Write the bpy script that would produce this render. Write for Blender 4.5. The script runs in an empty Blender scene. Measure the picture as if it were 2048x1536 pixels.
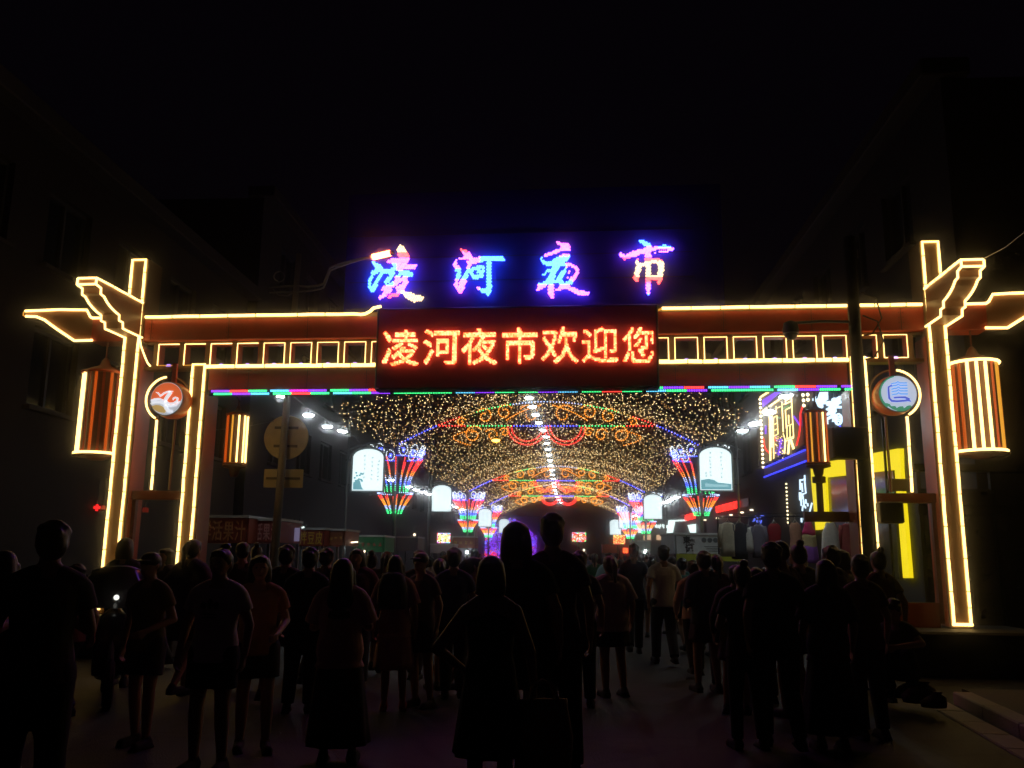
import bpy, math, random
from mathutils import Vector, Matrix

random.seed(11)
R = math.radians
scene = bpy.context.scene
COL = scene.collection

# ------------------------------------------------------------------ camera, world, exposure
PITCH, ROLL, FPX, CAMH = R(11.1), R(0.6), 1763.0, 1.5
_F = Vector((0, math.cos(PITCH), math.sin(PITCH)))
_r = Vector((1, 0, 0))
_u = Vector((0, -math.sin(PITCH), math.cos(PITCH)))
_R = _r * math.cos(ROLL) + _u * math.sin(ROLL)
_U = _u * math.cos(ROLL) - _r * math.sin(ROLL)
CAM = Vector((0, 0, CAMH))
cd = bpy.data.cameras.new('camera')
cd.sensor_width = 36.0
cd.lens = 36.0 * FPX / 2048.0
cd.clip_start = 0.05
cd.clip_end = 600
cam = bpy.data.objects.new('camera', cd)
COL.objects.link(cam)
m = Matrix.Identity(4)
for i in range(3):
    m[i][0] = _R[i]; m[i][1] = _U[i]; m[i][2] = -_F[i]; m[i][3] = CAM[i]
cam.matrix_world = m
scene.camera = cam

w = bpy.data.worlds.new('World')
scene.world = w
w.use_nodes = True
bg = w.node_tree.nodes['Background']
bg.inputs[0].default_value = (0.80, 0.50, 1.0, 1)      # moonless city night
bg.inputs[1].default_value = 0.0014
vs = scene.view_settings
vs.view_transform = 'Standard'
vs.look = 'None'
vs.exposure = 0.0
vs.gamma = 1.0
vs.use_curve_mapping = False
scene.cycles.max_bounces = 6
scene.cycles.diffuse_bounces = 3
scene.cycles.use_denoising = True
scene.cycles.sample_clamp_indirect = 4.0

# ------------------------------------------------------------------ measuring helpers
def ray(px, py):
    return _F * FPX + _R * (px - 1024) + _U * (768 - py)

def at(px, py, d):
    """the point seen at that spot of the photograph, d metres in front"""
    v = ray(px, py)
    return CAM + v * (d / v.y)

SD = Vector((0.0664, 0.9978, 0)).normalized()     # the street runs this way
SR = Vector((SD.y, -SD.x, 0))
SYAW = -math.atan2(SD.x, SD.y)

def SP(lat, d, z=0.0):
    return SR * lat + SD * d + Vector((0, 0, z))

def at_lat(px, py, lat):
    """(d, z) where the ray meets the vertical plane lat metres beside the street axis"""
    v = ray(px, py)
    t = lat / v.dot(SR)
    p = CAM + v * t
    return p.dot(SD), p.z

GYAW = R(5.6)
GX = Vector((math.cos(GYAW), -math.sin(GYAW), 0))
GN = Vector((math.sin(GYAW), math.cos(GYAW), 0))
GO = Vector((0, 13.32, 0)) + GX * 0.07

def at_gate(px, py, wf=0.0):
    """gate coordinates (u, z) on the plane wf metres in front of the gate"""
    v = ray(px, py)
    t = (GO - GN * wf - CAM).dot(GN) / v.dot(GN)
    p = CAM + v * t - GO
    return p.dot(GX), p.z

def G(u, wf, z):
    return GO + GX * u - GN * wf + Vector((0, 0, z))

# ------------------------------------------------------------------ materials
MATS = {}
def mat(name, col, rough=0.6, metal=0.0, var=0.25, scale=6.0, bump=0.0, spec=0.5):
    if name in MATS: return MATS[name]
    ma = bpy.data.materials.new(name); ma.use_nodes = True
    nt = ma.node_tree; b = nt.nodes['Principled BSDF']
    tc = nt.nodes.new('ShaderNodeTexCoord')
    nz = nt.nodes.new('ShaderNodeTexNoise'); nz.inputs['Scale'].default_value = scale; nz.inputs['Detail'].default_value = 6
    nt.links.new(tc.outputs['Object'], nz.inputs['Vector'])
    mx = nt.nodes.new('ShaderNodeMix'); mx.data_type = 'RGBA'
    lo = [c * (1 - var) for c in col]; hi = [min(1, c * (1 + var)) for c in col]
    mx.inputs[6].default_value = (*lo, 1); mx.inputs[7].default_value = (*hi, 1)
    nt.links.new(nz.outputs['Fac'], mx.inputs[0])
    nt.links.new(mx.outputs[2], b.inputs['Base Color'])
    mr = nt.nodes.new('ShaderNodeMapRange')
    mr.inputs[3].default_value = max(0.02, rough - 0.12); mr.inputs[4].default_value = min(1, rough + 0.12)
    nt.links.new(nz.outputs['Fac'], mr.inputs[0]); nt.links.new(mr.outputs[0], b.inputs['Roughness'])
    b.inputs['Metallic'].default_value = metal
    b.inputs['Specular IOR Level'].default_value = spec
    if bump:
        n2 = nt.nodes.new('ShaderNodeTexNoise'); n2.inputs['Scale'].default_value = scale * 9; n2.inputs['Detail'].default_value = 4
        nt.links.new(tc.outputs['Object'], n2.inputs['Vector'])
        bp = nt.nodes.new('ShaderNodeBump'); bp.inputs['Strength'].default_value = bump; bp.inputs['Distance'].default_value = 0.02
        nt.links.new(n2.outputs['Fac'], bp.inputs['Height']); nt.links.new(bp.outputs[0], b.inputs['Normal'])
    MATS[name] = ma
    return ma

def emis(name, rgb, s=1.0, base=(0.02, 0.02, 0.02), sample=True):
    if name in MATS: return MATS[name]
    ma = bpy.data.materials.new(name); ma.use_nodes = True
    b = ma.node_tree.nodes['Principled BSDF']
    b.inputs['Base Color'].default_value = (*base, 1)
    b.inputs['Emission Color'].default_value = (*rgb, 1)
    b.inputs['Emission Strength'].default_value = s
    b.inputs['Roughness'].default_value = 0.5
    if not sample: ma.cycles.emission_sampling = 'NONE'
    MATS[name] = ma
    return ma

NEON = emis('warm_neon', (1.0, 0.64, 0.20), 4.0)
NEONDIM = emis('warm_neon_old', (1.0, 0.42, 0.04), 0.9)
NEONOFF = mat('neon_unlit', (0.35, 0.28, 0.16), 0.4)
HALOSTRIP = mat('neon_channel', (0.30, 0.19, 0.035), 0.6)  # strips added behind the tubes so a halo shows around them
LACQUER = mat('red_lacquer', (0.46, 0.055, 0.012), 0.38, var=0.35, scale=5)
BRONZE = mat('brown_gold_paint', (0.16, 0.075, 0.02), 0.42, var=0.2, scale=3)
DARKRED = mat('dark_red_paint', (0.16, 0.03, 0.012), 0.4)
BLACK = mat('black_paint', (0.012, 0.012, 0.013), 0.5)
DARKM = mat('dark_metal', (0.03, 0.03, 0.034), 0.45, 0.6)
GREYM = mat('grey_metal', (0.28, 0.30, 0.32), 0.45, 0.5)
WHITEP = mat('white_paint', (0.62, 0.62, 0.60), 0.5)
STONE = mat('grey_stone', (0.26, 0.25, 0.24), 0.75, scale=4, bump=0.4)
PALESTONE = mat('pale_kerb_stone', (0.42, 0.37, 0.27), 0.8, scale=5, bump=0.5)
GLASS = mat('dark_glass', (0.02, 0.025, 0.03), 0.06, 0.0, spec=0.9)
LED = {
    'red': emis('led_red', (1.0, 0.04, 0.03), 4.5),
    'orange': emis('led_orange', (1.0, 0.28, 0.02), 3.4),
    'amber': emis('led_amber', (1.0, 0.62, 0.16), 1.6),
    'yellow': emis('led_yellow', (1.0, 0.85, 0.25), 2.6),
    'green': emis('led_green', (0.05, 1.0, 0.25), 2.8),
    'cyan': emis('led_cyan', (0.12, 0.62, 1.0), 2.6),
    'blue': emis('led_blue', (0.05, 0.08, 1.0), 6.0),
    'paleblue': emis('led_pale_blue', (0.42, 0.55, 1.0), 2.6),
    'purple': emis('led_purple', (0.26, 0.04, 1.0), 2.6),
    'magenta': emis('led_magenta', (0.85, 0.03, 0.75), 2.2),
    'white': emis('led_white', (0.85, 0.95, 1.0), 2.4),
    'off': mat('led_off', (0.05, 0.05, 0.06), 0.4),
}
LEDN = list(LED)
LEDM = [LED[k] for k in LEDN]
LEDI = {k: i for i, k in enumerate(LEDN)}

# ------------------------------------------------------------------ mesh helpers
def _frame(t):
    t = t.normalized()
    a = Vector((0, 0, 1)) if abs(t.z) < 0.9 else Vector((1, 0, 0))
    x = t.cross(a).normalized()
    return x, t.cross(x).normalized()

_ICO = None
class MB:
    def __init__(self):
        self.v = []; self.f = []; self.mi = []
    def add(self, vs_, fs, mi=0):
        o = len(self.v)
        self.v += [tuple(v) for v in vs_]
        self.f += [tuple(o + i for i in f) for f in fs]
        self.mi += [mi] * len(fs)
        return self
    def box(self, c, s, mi=0, rz=0.0, bev=0.0):
        x, y, z = s[0] / 2, s[1] / 2, s[2] / 2
        p = []
        if bev > 0:
            b = min(bev, x * .9, y * .9, z * .9)
            for dz in (-1, 1):
                for k, (ax, ay) in enumerate(((x - b, y), (x, y - b))):
                    pass
            ring = lambda hx, hy, zz: [(hx - b, -hy, zz), (hx, -hy + b, zz), (hx, hy - b, zz), (hx - b, hy, zz),
                                       (-hx + b, hy, zz), (-hx, hy - b, zz), (-hx, -hy + b, zz), (-hx + b, -hy, zz)]
            p = ring(x - b, y - b, -z) + ring(x, y, -z + b) + ring(x, y, z - b) + ring(x - b, y - b, z)
            fs = [tuple(range(7, -1, -1)), tuple(range(24, 32))]
            for k in range(3):
                for i in range(8):
                    j = (i + 1) % 8
                    fs.append((k * 8 + i, k * 8 + j, k * 8 + 8 + j, k * 8 + 8 + i))
        else:
            p = [(-x, -y, -z), (x, -y, -z), (x, y, -z), (-x, y, -z), (-x, -y, z), (x, -y, z), (x, y, z), (-x, y, z)]
            fs = [(0, 3, 2, 1), (4, 5, 6, 7), (0, 1, 5, 4), (1, 2, 6, 5), (2, 3, 7, 6), (3, 0, 4, 7)]
        ca, sa = math.cos(rz), math.sin(rz)
        p = [(c[0] + a * ca - b_ * sa, c[1] + a * sa + b_ * ca, c[2] + d) for a, b_, d in p]
        return self.add(p, fs, mi)
    def tube(self, pts, r, n=6, mi=0, closed=False, r2=None):
        pts = [Vector(p) for p in pts]
        N = len(pts)
        rings = []
        x = None
        for i, p in enumerate(pts):
            if closed:
                t = pts[(i + 1) % N] - pts[i - 1]
            else:
                t = pts[min(i + 1, N - 1)] - pts[max(i - 1, 0)]
            if t.length < 1e-9: t = Vector((0, 0, 1))
            t.normalize()
            if x is None:
                x, _ = _frame(t)
            x = (x - t * x.dot(t))
            if x.length < 1e-6: x, _ = _frame(t)
            x.normalize()
            y = t.cross(x)
            rr = r if r2 is None else r + (r2 - r) * i / max(1, N - 1)
            rings.append([p + (x * math.cos(2 * math.pi * k / n) + y * math.sin(2 * math.pi * k / n)) * rr for k in range(n)])
        vs_ = [q for ring in rings for q in ring]
        fs = []
        for i in range(N if closed else N - 1):
            a = i * n; b = ((i + 1) % N) * n
            for k in range(n):
                l = (k + 1) % n
                fs.append((a + k, a + l, b + l, b + k))
        if not closed:
            fs.append(tuple(range(n - 1, -1, -1)))
            fs.append(tuple((N - 1) * n + k for k in range(n)))
        return self.add(vs_, fs, mi)
    def ball(self, c, r, mi=0, sy=1.0, sz=1.0):
        c = Vector(c)
        p = [c + Vector(d) for d in ((r, 0, 0), (-r, 0, 0), (0, r * sy, 0), (0, -r * sy, 0), (0, 0, r * sz), (0, 0, -r * sz))]
        fs = [(0, 2, 4), (2, 1, 4), (1, 3, 4), (3, 0, 4), (2, 0, 5), (1, 2, 5), (3, 1, 5), (0, 3, 5)]
        return self.add(p, fs, mi)
    def lathe(self, prof, c=(0, 0, 0), n=16, mi=0, cap=True, a0=0.0, a1=None, sy=1.0):
        full = a1 is None
        N = n if full else n + 1
        vs_ = []
        for (r, z) in prof:
            for k in range(N):
                a = a0 + (2 * math.pi if full else (a1 - a0)) * k / n
                vs_.append((c[0] + r * math.cos(a), c[1] + r * math.sin(a) * sy, c[2] + z))
        fs = []
        for i in range(len(prof) - 1):
            for k in range(n):
                l = (k + 1) % N
                fs.append((i * N + k, i * N + l, (i + 1) * N + l, (i + 1) * N + k))
        if cap and full:
            fs.append(tuple(range(N - 1, -1, -1)))
            fs.append(tuple((len(prof) - 1) * N + k for k in range(N)))
        return self.add(vs_, fs, mi)
    def prism(self, poly, fn, t0, t1, mi=0):
        """poly in 2-D, fn(a, b, t) -> point; closed solid from t0 to t1"""
        n = len(poly)
        vs_ = [fn(a, b, t0) for a, b in poly] + [fn(a, b, t1) for a, b in poly]
        fs = [tuple(range(n)), tuple(range(2 * n - 1, n - 1, -1))]
        for i in range(n):
            j = (i + 1) % n
            fs.append((i, n + i, n + j, j))
        return self.add(vs_, fs, mi)
    def ell(self, c, rx, ry, rz, n=12, mrings=8, mi=0):
        prof = [(math.sin(math.pi * (i + .02) / (mrings + .04)), -math.cos(math.pi * (i + .02) / (mrings + .04))) for i in range(mrings + 1)]
        o = len(self.v)
        self.lathe(prof, (0, 0, 0), n, mi)
        for i in range(o, len(self.v)):
            a, b, d = self.v[i]
            self.v[i] = (c[0] + a * rx, c[1] + b * ry, c[2] + d * rz)
        return self
    def loft(self, rings, n=16, mi=0):
        """rings: (cx, cy, z, rx, ry)"""
        vs_ = []
        for cx, cy, z, rx, ry in rings:
            for k in range(n):
                a = 2 * math.pi * k / n
                vs_.append((cx + rx * math.cos(a), cy + ry * math.sin(a), z))
        fs = [tuple(range(n - 1, -1, -1)), tuple((len(rings) - 1) * n + k for k in range(n))]
        for i in range(len(rings) - 1):
            for k in range(n):
                l = (k + 1) % n
                fs.append((i * n + k, i * n + l, (i + 1) * n + l, (i + 1) * n + k))
        return self.add(vs_, fs, mi)
    def mesh(self, name, mats, smooth=False):
        me = bpy.data.meshes.new(name)
        me.from_pydata(self.v, [], self.f)
        if not isinstance(mats, (list, tuple)): mats = [mats]
        for q in mats: me.materials.append(q)
        if len(mats) > 1:
            me.polygons.foreach_set('material_index', self.mi)
        if smooth: me.polygons.foreach_set('use_smooth', [True] * len(me.polygons))
        me.update()
        return me
    def build(self, name, mats, parent=None, smooth=False, loc=None, rz=None):
        return put(name, self.mesh(name, mats, smooth), parent, loc, rz)

def put(name, me, parent=None, loc=None, rz=None):
    o = bpy.data.objects.new(name, me)
    COL.objects.link(o)
    if parent is not None: o.parent = parent
    if loc is not None: o.location = loc
    if rz is not None: o.rotation_euler = (0, 0, rz)
    return o

def empty(name, loc=(0, 0, 0), rz=0.0):
    o = bpy.data.objects.new(name, None)
    o.empty_display_size = 0.2
    COL.objects.link(o)
    o.location = loc; o.rotation_euler = (0, 0, rz)
    return o

def tag(o, label=None, cat=None, group=None, kind=None):
    if label: o['label'] = label
    if cat: o['category'] = cat
    if group: o['group'] = group
    if kind: o['kind'] = kind
    return o

def copy_tree(o, parent=None):
    c = o.copy()
    COL.objects.link(c)
    c.parent = parent
    for ch in list(o.children): copy_tree(ch, c)
    return c

_GL = {}
def glyph(ch, bold=0.0):
    """triangles of one character, unit em, centred at 0, 0"""
    k = (ch, bold)
    if k in _GL: return _GL[k]
    cu = bpy.data.curves.new('glyph', 'FONT'); cu.body = ch; cu.size = 1.0; cu.offset = bold; cu.resolution_u = 3
    o = bpy.data.objects.new('glyph', cu); COL.objects.link(o)
    bpy.context.view_layer.update()
    me = bpy.data.meshes.new_from_object(o.evaluated_get(bpy.context.evaluated_depsgraph_get()))
    vs_ = [(v.co.x - 0.5, v.co.y - 0.38) for v in me.vertices]
    me.calc_loop_triangles()
    fs = [tuple(p.vertices) for p in me.loop_triangles]
    bpy.data.objects.remove(o); bpy.data.curves.remove(cu); bpy.data.meshes.remove(me)
    _GL[k] = (vs_, fs)
    return _GL[k]

def glyph_solid(mb, ch, fn, w_, h_, t0, t1, bold=0.0, mi=0):
    """the character as a raised shape: fn(a, b, t) -> point"""
    vs_, fs = glyph(ch, bold)
    n = len(vs_)
    P = [fn(a * w_, b * h_, t1) for a, b in vs_] + [fn(a * w_, b * h_, t0) for a, b in vs_]
    edges = {}
    for f in fs:
        for i in range(len(f)):
            e = (f[i], f[(i + 1) % len(f)])
            edges[e] = 1
    F = list(fs)
    for (a, b) in edges:
        if (b, a) not in edges: F.append((b, a, n + a, n + b))
    mb.add(P, F, mi)

def in_tris(x, y, tris):
    for (ax, ay, bx, by, cx, cy) in tris:
        d1 = (x - bx) * (ay - by) - (ax - bx) * (y - by)
        d2 = (x - cx) * (by - cy) - (bx - cx) * (y - cy)
        d3 = (x - ax) * (cy - ay) - (cx - ax) * (y - ay)
        if (d1 >= 0 and d2 >= 0 and d3 >= 0) or (d1 <= 0 and d2 <= 0 and d3 <= 0): return True
    return False

# ================================================================== SETTING
def asphalt():
    ma = bpy.data.materials.new('asphalt'); ma.use_nodes = True
    nt = ma.node_tree; b = nt.nodes['Principled BSDF']
    tc = nt.nodes.new('ShaderNodeTexCoord')
    n1 = nt.nodes.new('ShaderNodeTexNoise'); n1.inputs['Scale'].default_value = 0.5; n1.inputs['Detail'].default_value = 8
    n2 = nt.nodes.new('ShaderNodeTexNoise'); n2.inputs['Scale'].default_value = 55; n2.inputs['Detail'].default_value = 3
    for n in (n1, n2): nt.links.new(tc.outputs['Object'], n.inputs['Vector'])
    mx = nt.nodes.new('ShaderNodeMix'); mx.data_type = 'RGBA'
    mx.inputs[6].default_value = (0.014, 0.0135, 0.016, 1); mx.inputs[7].default_value = (0.036, 0.034, 0.038, 1)
    nt.links.new(n1.outputs['Fac'], mx.inputs[0]); nt.links.new(mx.outputs[2], b.inputs['Base Color'])
    mr = nt.nodes.new('ShaderNodeMapRange'); mr.inputs[3].default_value = 0.45; mr.inputs[4].default_value = 0.85
    b.inputs['Specular IOR Level'].default_value = 0.3
    nt.links.new(n1.outputs['Fac'], mr.inputs[0]); nt.links.new(mr.outputs[0], b.inputs['Roughness'])
    vo = nt.nodes.new('ShaderNodeTexVoronoi'); vo.feature = 'DISTANCE_TO_EDGE'; vo.inputs['Scale'].default_value = 0.55
    wp = nt.nodes.new('ShaderNodeMix'); wp.data_type = 'VECTOR'; wp.inputs[0].default_value = 0.12
    n3 = nt.nodes.new('ShaderNodeTexNoise'); n3.inputs['Scale'].default_value = 2.5
    nt.links.new(tc.outputs['Object'], n3.inputs['Vector']); nt.links.new(tc.outputs['Object'], wp.inputs[4]); nt.links.new(n3.outputs['Color'], wp.inputs[5])
    nt.links.new(wp.outputs[1], vo.inputs['Vector'])
    cr = nt.nodes.new('ShaderNodeMapRange'); cr.inputs[1].default_value = 0.0; cr.inputs[2].default_value = 0.02; cr.inputs[3].default_value = 0.35; cr.inputs[4].default_value = 1.0
    nt.links.new(vo.outputs['Distance'], cr.inputs[0])
    br2 = nt.nodes.new('ShaderNodeTexBrick'); br2.inputs['Scale'].default_value = 0.22; br2.inputs['Mortar Size'].default_value = 0.006
    br2.inputs['Color1'].default_value = (0.75, 0.75, 0.75, 1); br2.inputs['Color2'].default_value = (1.25, 1.2, 1.15, 1); br2.inputs['Mortar'].default_value = (0.35, 0.35, 0.35, 1)
    nt.links.new(tc.outputs['Object'], br2.inputs['Vector'])
    m1 = nt.nodes.new('ShaderNodeMix'); m1.data_type = 'RGBA'; m1.blend_type = 'MULTIPLY'; m1.inputs[0].default_value = 1
    nt.links.new(mx.outputs[2], m1.inputs[6]); nt.links.new(br2.outputs['Color'], m1.inputs[7])
    m2 = nt.nodes.new('ShaderNodeMix'); m2.data_type = 'RGBA'; m2.blend_type = 'MULTIPLY'; m2.inputs[0].default_value = 1
    nt.links.new(m1.outputs[2], m2.inputs[6]); nt.links.new(cr.outputs[0], m2.inputs[7]); nt.links.new(m2.outputs[2], b.inputs['Base Color'])
    bp = nt.nodes.new('ShaderNodeBump'); bp.inputs['Strength'].default_value = 0.6; bp.inputs['Distance'].default_value = 0.01
    nt.links.new(n2.outputs['Fac'], bp.inputs['Height']); nt.links.new(bp.outputs[0], b.inputs['Normal'])
    return ma

g = MB()
N = 20
for i in range(N + 1):
    for j in range(N + 1):
        g.v.append((-200 + 400 * i / N, -60 + 400 * j / N, 0))
for i in range(N):
    for j in range(N):
        a = i * (N + 1) + j
        g.f.append((a, a + N + 1, a + N + 2, a + 1)); g.mi.append(0)
tag(g.build('ground', asphalt()), kind='structure')

# right-hand pavement: a raised sheet with two rows of pale kerb stones at its edge
def edge_pts():
    return [at(1795, 1385, 0.001)]
kA = Vector((4.55, 9.4, 0)); kB = Vector((3.45, 3.4, 0))       # line of the kerb, from the gate foot towards the viewer
kd = (kB - kA).normalized(); kn = Vector((-kd.y, kd.x, 0))
if kn.x < 0: kn = -kn
pv = MB()
q = [kA + kn * .34 + kd * -1.0, kB + kn * .34 + kd * 4, kB + kn * 12 + kd * 4, kA + kn * 12 + kd * -1.0]
pv.prism([(p.x, p.y) for p in q], lambda a, b, t: (a, b, t), -0.02, 0.11)
pave = pv.build('pavement', mat('pavement_concrete', (0.09, 0.075, 0.065), 0.8, scale=2, bump=0.5))
tag(pave, kind='structure')
kerb = empty('kerb', kA); tag(kerb, kind='structure')
L = (kB - kA).length + 4
ang = math.atan2(kd.y, kd.x)
for row, (off, h, wd, ln) in enumerate(((0.23, 0.125, 0.20, 0.95), (-0.05, 0.02, 0.26, 0.62))):
    st = MB(); st.box((0, 0, 0), (ln - .012, wd, h + .06), bev=.012)
    me = st.mesh('kerb_stone', PALESTONE)
    k = 0; s = -0.6
    while s < L:
        p = kd * (s + ln / 2) + kn * off
        o = put('kerb_stone', me, kerb, (p.x, p.y, h / 2 - .03 + random.uniform(-.004, .004)), ang + random.uniform(-.006, .006))
        s += ln

# ------------------------------------------------------------------ buildings
def facade(name, label, latf, d0, d1, top, storey, wall, wins, side, depth=9.0, lit=(), base=3.4, cornice=.35):
    """a block along the street; side = +1 right of the street, -1 left.  wins = (width, height, pitch)"""
    e = empty(name, SP(latf, d0), SYAW)
    tag(e, label, 'building')
    # local: x outward from street (side), y along the street
    L_ = d1 - d0
    b = MB()
    # wall with real openings: piers and spandrels
    ww, wh, pitch = wins
    rows = []
    z = base
    while z + storey <= top + .01:
        rows.append(z + (storey - wh) * .45); z += storey
    ncol = int((L_ - 1.0) / pitch)
    y0 = (L_ - ncol * pitch) / 2
    T = .3
    zs = 0.0
    for r in rows:
        b.box((side * T / 2, L_ / 2, (zs + r) / 2), (T, L_, r - zs))
        for c in range(ncol + 1):
            ya = 0 if c == 0 else y0 + (c - 1) * pitch + (pitch + ww) / 2
            yb = L_ if c == ncol else y0 + c * pitch + (pitch - ww) / 2
            b.box((side * T / 2, (ya + yb) / 2, r + wh / 2), (T, yb - ya, wh))
        zs = r + wh
    b.box((side * T / 2, L_ / 2, (zs + top) / 2), (T, L_, top - zs))
    # back volume
    b.box((side * (T + depth / 2), L_ / 2, top / 2), (depth, L_ - .02, top - .02))
    b.build('wall', wall, e)
    c_ = MB(); c_.box((side * .05, L_ / 2, top + cornice / 2), (.9, L_ + .3, cornice), bev=.03)
    c_.build('cornice', mat('dark_cornice', (.045, .038, .038), .9), e)
    fr = MB()
    fw = .07
    fr.box((0, 0, wh / 2 - fw / 2), (.08, ww, fw)); fr.box((0, 0, -wh / 2 + fw / 2), (.08, ww, fw))
    fr.box((0, ww / 2 - fw / 2, 0), (.08, fw, wh - 2 * fw)); fr.box((0, -ww / 2 + fw / 2, 0), (.08, fw, wh - 2 * fw)); fr.box((0, 0, 0), (.06, fw, wh - 2 * fw))
    fme = fr.mesh('window', mat('window_frame_grey', (.05, .05, .055), .6))
    pn = MB(); pn.box((0, 0, 0), (.02, ww - .1, wh - .1)); pme = pn.mesh('pane', GLASS)
    sl = MB(); sl.box((-side * .12, 0, -wh / 2 - .05), (.34, ww + .2, .08)); sme = sl.mesh('sill', mat('dark_cornice', (.045, .038, .038), .9))
    for ri, r in enumerate(rows):
        for c in range(ncol):
            f = put('window', fme, e, (side * .16, y0 + (c + .5) * pitch, r + wh / 2))
            p = put('pane', pme, f, (side * .03, 0, 0))
            if (ri, c) in lit:
                p.material_slots[0].link = 'OBJECT'; p.material_slots[0].material = lit[(ri, c)]
            put('sill', sme, f)
    return e

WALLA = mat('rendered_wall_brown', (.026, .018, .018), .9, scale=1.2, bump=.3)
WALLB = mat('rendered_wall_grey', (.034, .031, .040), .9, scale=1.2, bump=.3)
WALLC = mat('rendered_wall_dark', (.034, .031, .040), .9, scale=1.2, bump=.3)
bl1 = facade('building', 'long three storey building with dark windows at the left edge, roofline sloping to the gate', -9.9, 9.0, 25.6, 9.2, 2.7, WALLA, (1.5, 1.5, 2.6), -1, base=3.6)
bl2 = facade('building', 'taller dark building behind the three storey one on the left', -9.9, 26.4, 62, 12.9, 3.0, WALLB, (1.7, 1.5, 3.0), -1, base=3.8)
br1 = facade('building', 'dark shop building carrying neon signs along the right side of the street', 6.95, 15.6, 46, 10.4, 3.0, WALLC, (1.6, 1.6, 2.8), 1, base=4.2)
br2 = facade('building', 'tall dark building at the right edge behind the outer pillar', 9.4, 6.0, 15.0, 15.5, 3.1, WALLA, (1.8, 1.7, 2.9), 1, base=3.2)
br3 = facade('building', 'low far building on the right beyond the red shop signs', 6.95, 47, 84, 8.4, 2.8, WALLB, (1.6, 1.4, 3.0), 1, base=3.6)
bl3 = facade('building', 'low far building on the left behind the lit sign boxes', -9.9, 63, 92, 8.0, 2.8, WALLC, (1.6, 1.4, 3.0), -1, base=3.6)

# ================================================================== THE GATE
gate = empty('market_gate', GO, -GYAW)
tag(gate, 'wide red archway gate outlined in glowing yellow neon tubes across the street', 'gate')
# local gate frame: x right, y away from the viewer (front is -y), z up
def F3(u, wf, z): return Vector((u, -wf, z))

def neon(path, parent, r=.021, lit=NEON, halo=True, name='neon_tube', wface=None):
    pts = [Vector(path[0])]
    clips = MB(); nc = 0
    for a, b in zip(path[:-1], path[1:]):
        a = Vector(a); b = Vector(b); n = max(1, int((b - a).length / .22))
        for i in range(1, n + 1):
            q = a.lerp(b, i / n)
            if i < n: q = q + Vector((random.uniform(-.0035, .0035), random.uniform(-.003, .003), random.uniform(-.0035, .0035)))
            pts.append(q)
            if n > 2 and i < n and lit is NEON and r > .016 and (i % 2 == 0 or random.random() < .2):
                d = (b - a).normalized()
                clips.tube([q - d * .006, q + d * .006], r * 1.18, 8); nc += 1
    mb = MB(); mb.tube(pts, r, 8)
    t = mb.build(name, lit, parent, True)
    if nc:
        o_ = clips.build('tube_clip', mat('clip_bronze', (.10, .06, .02), .5), parent); o_['kind'] = 'stuff'
    return t

def strip(mb, a, b, wd, th=.012):
    """flat mounting channel behind a tube, a and b in front view"""
    a = Vector(a); b = Vector(b); d = (b - a).normalized(); n = Vector((-d.z, 0, d.x))
    p = [a + n * wd / 2, b + n * wd / 2, b - n * wd / 2, a - n * wd / 2]
    mb.add([(q.x, q.y, q.z) for q in p] + [(q.x, q.y + th, q.z) for q in p],
           [(0, 1, 2, 3), (7, 6, 5, 4), (0, 4, 5, 1), (1, 5, 6, 2), (2, 6, 7, 3), (3, 7, 4, 0)])

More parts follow.
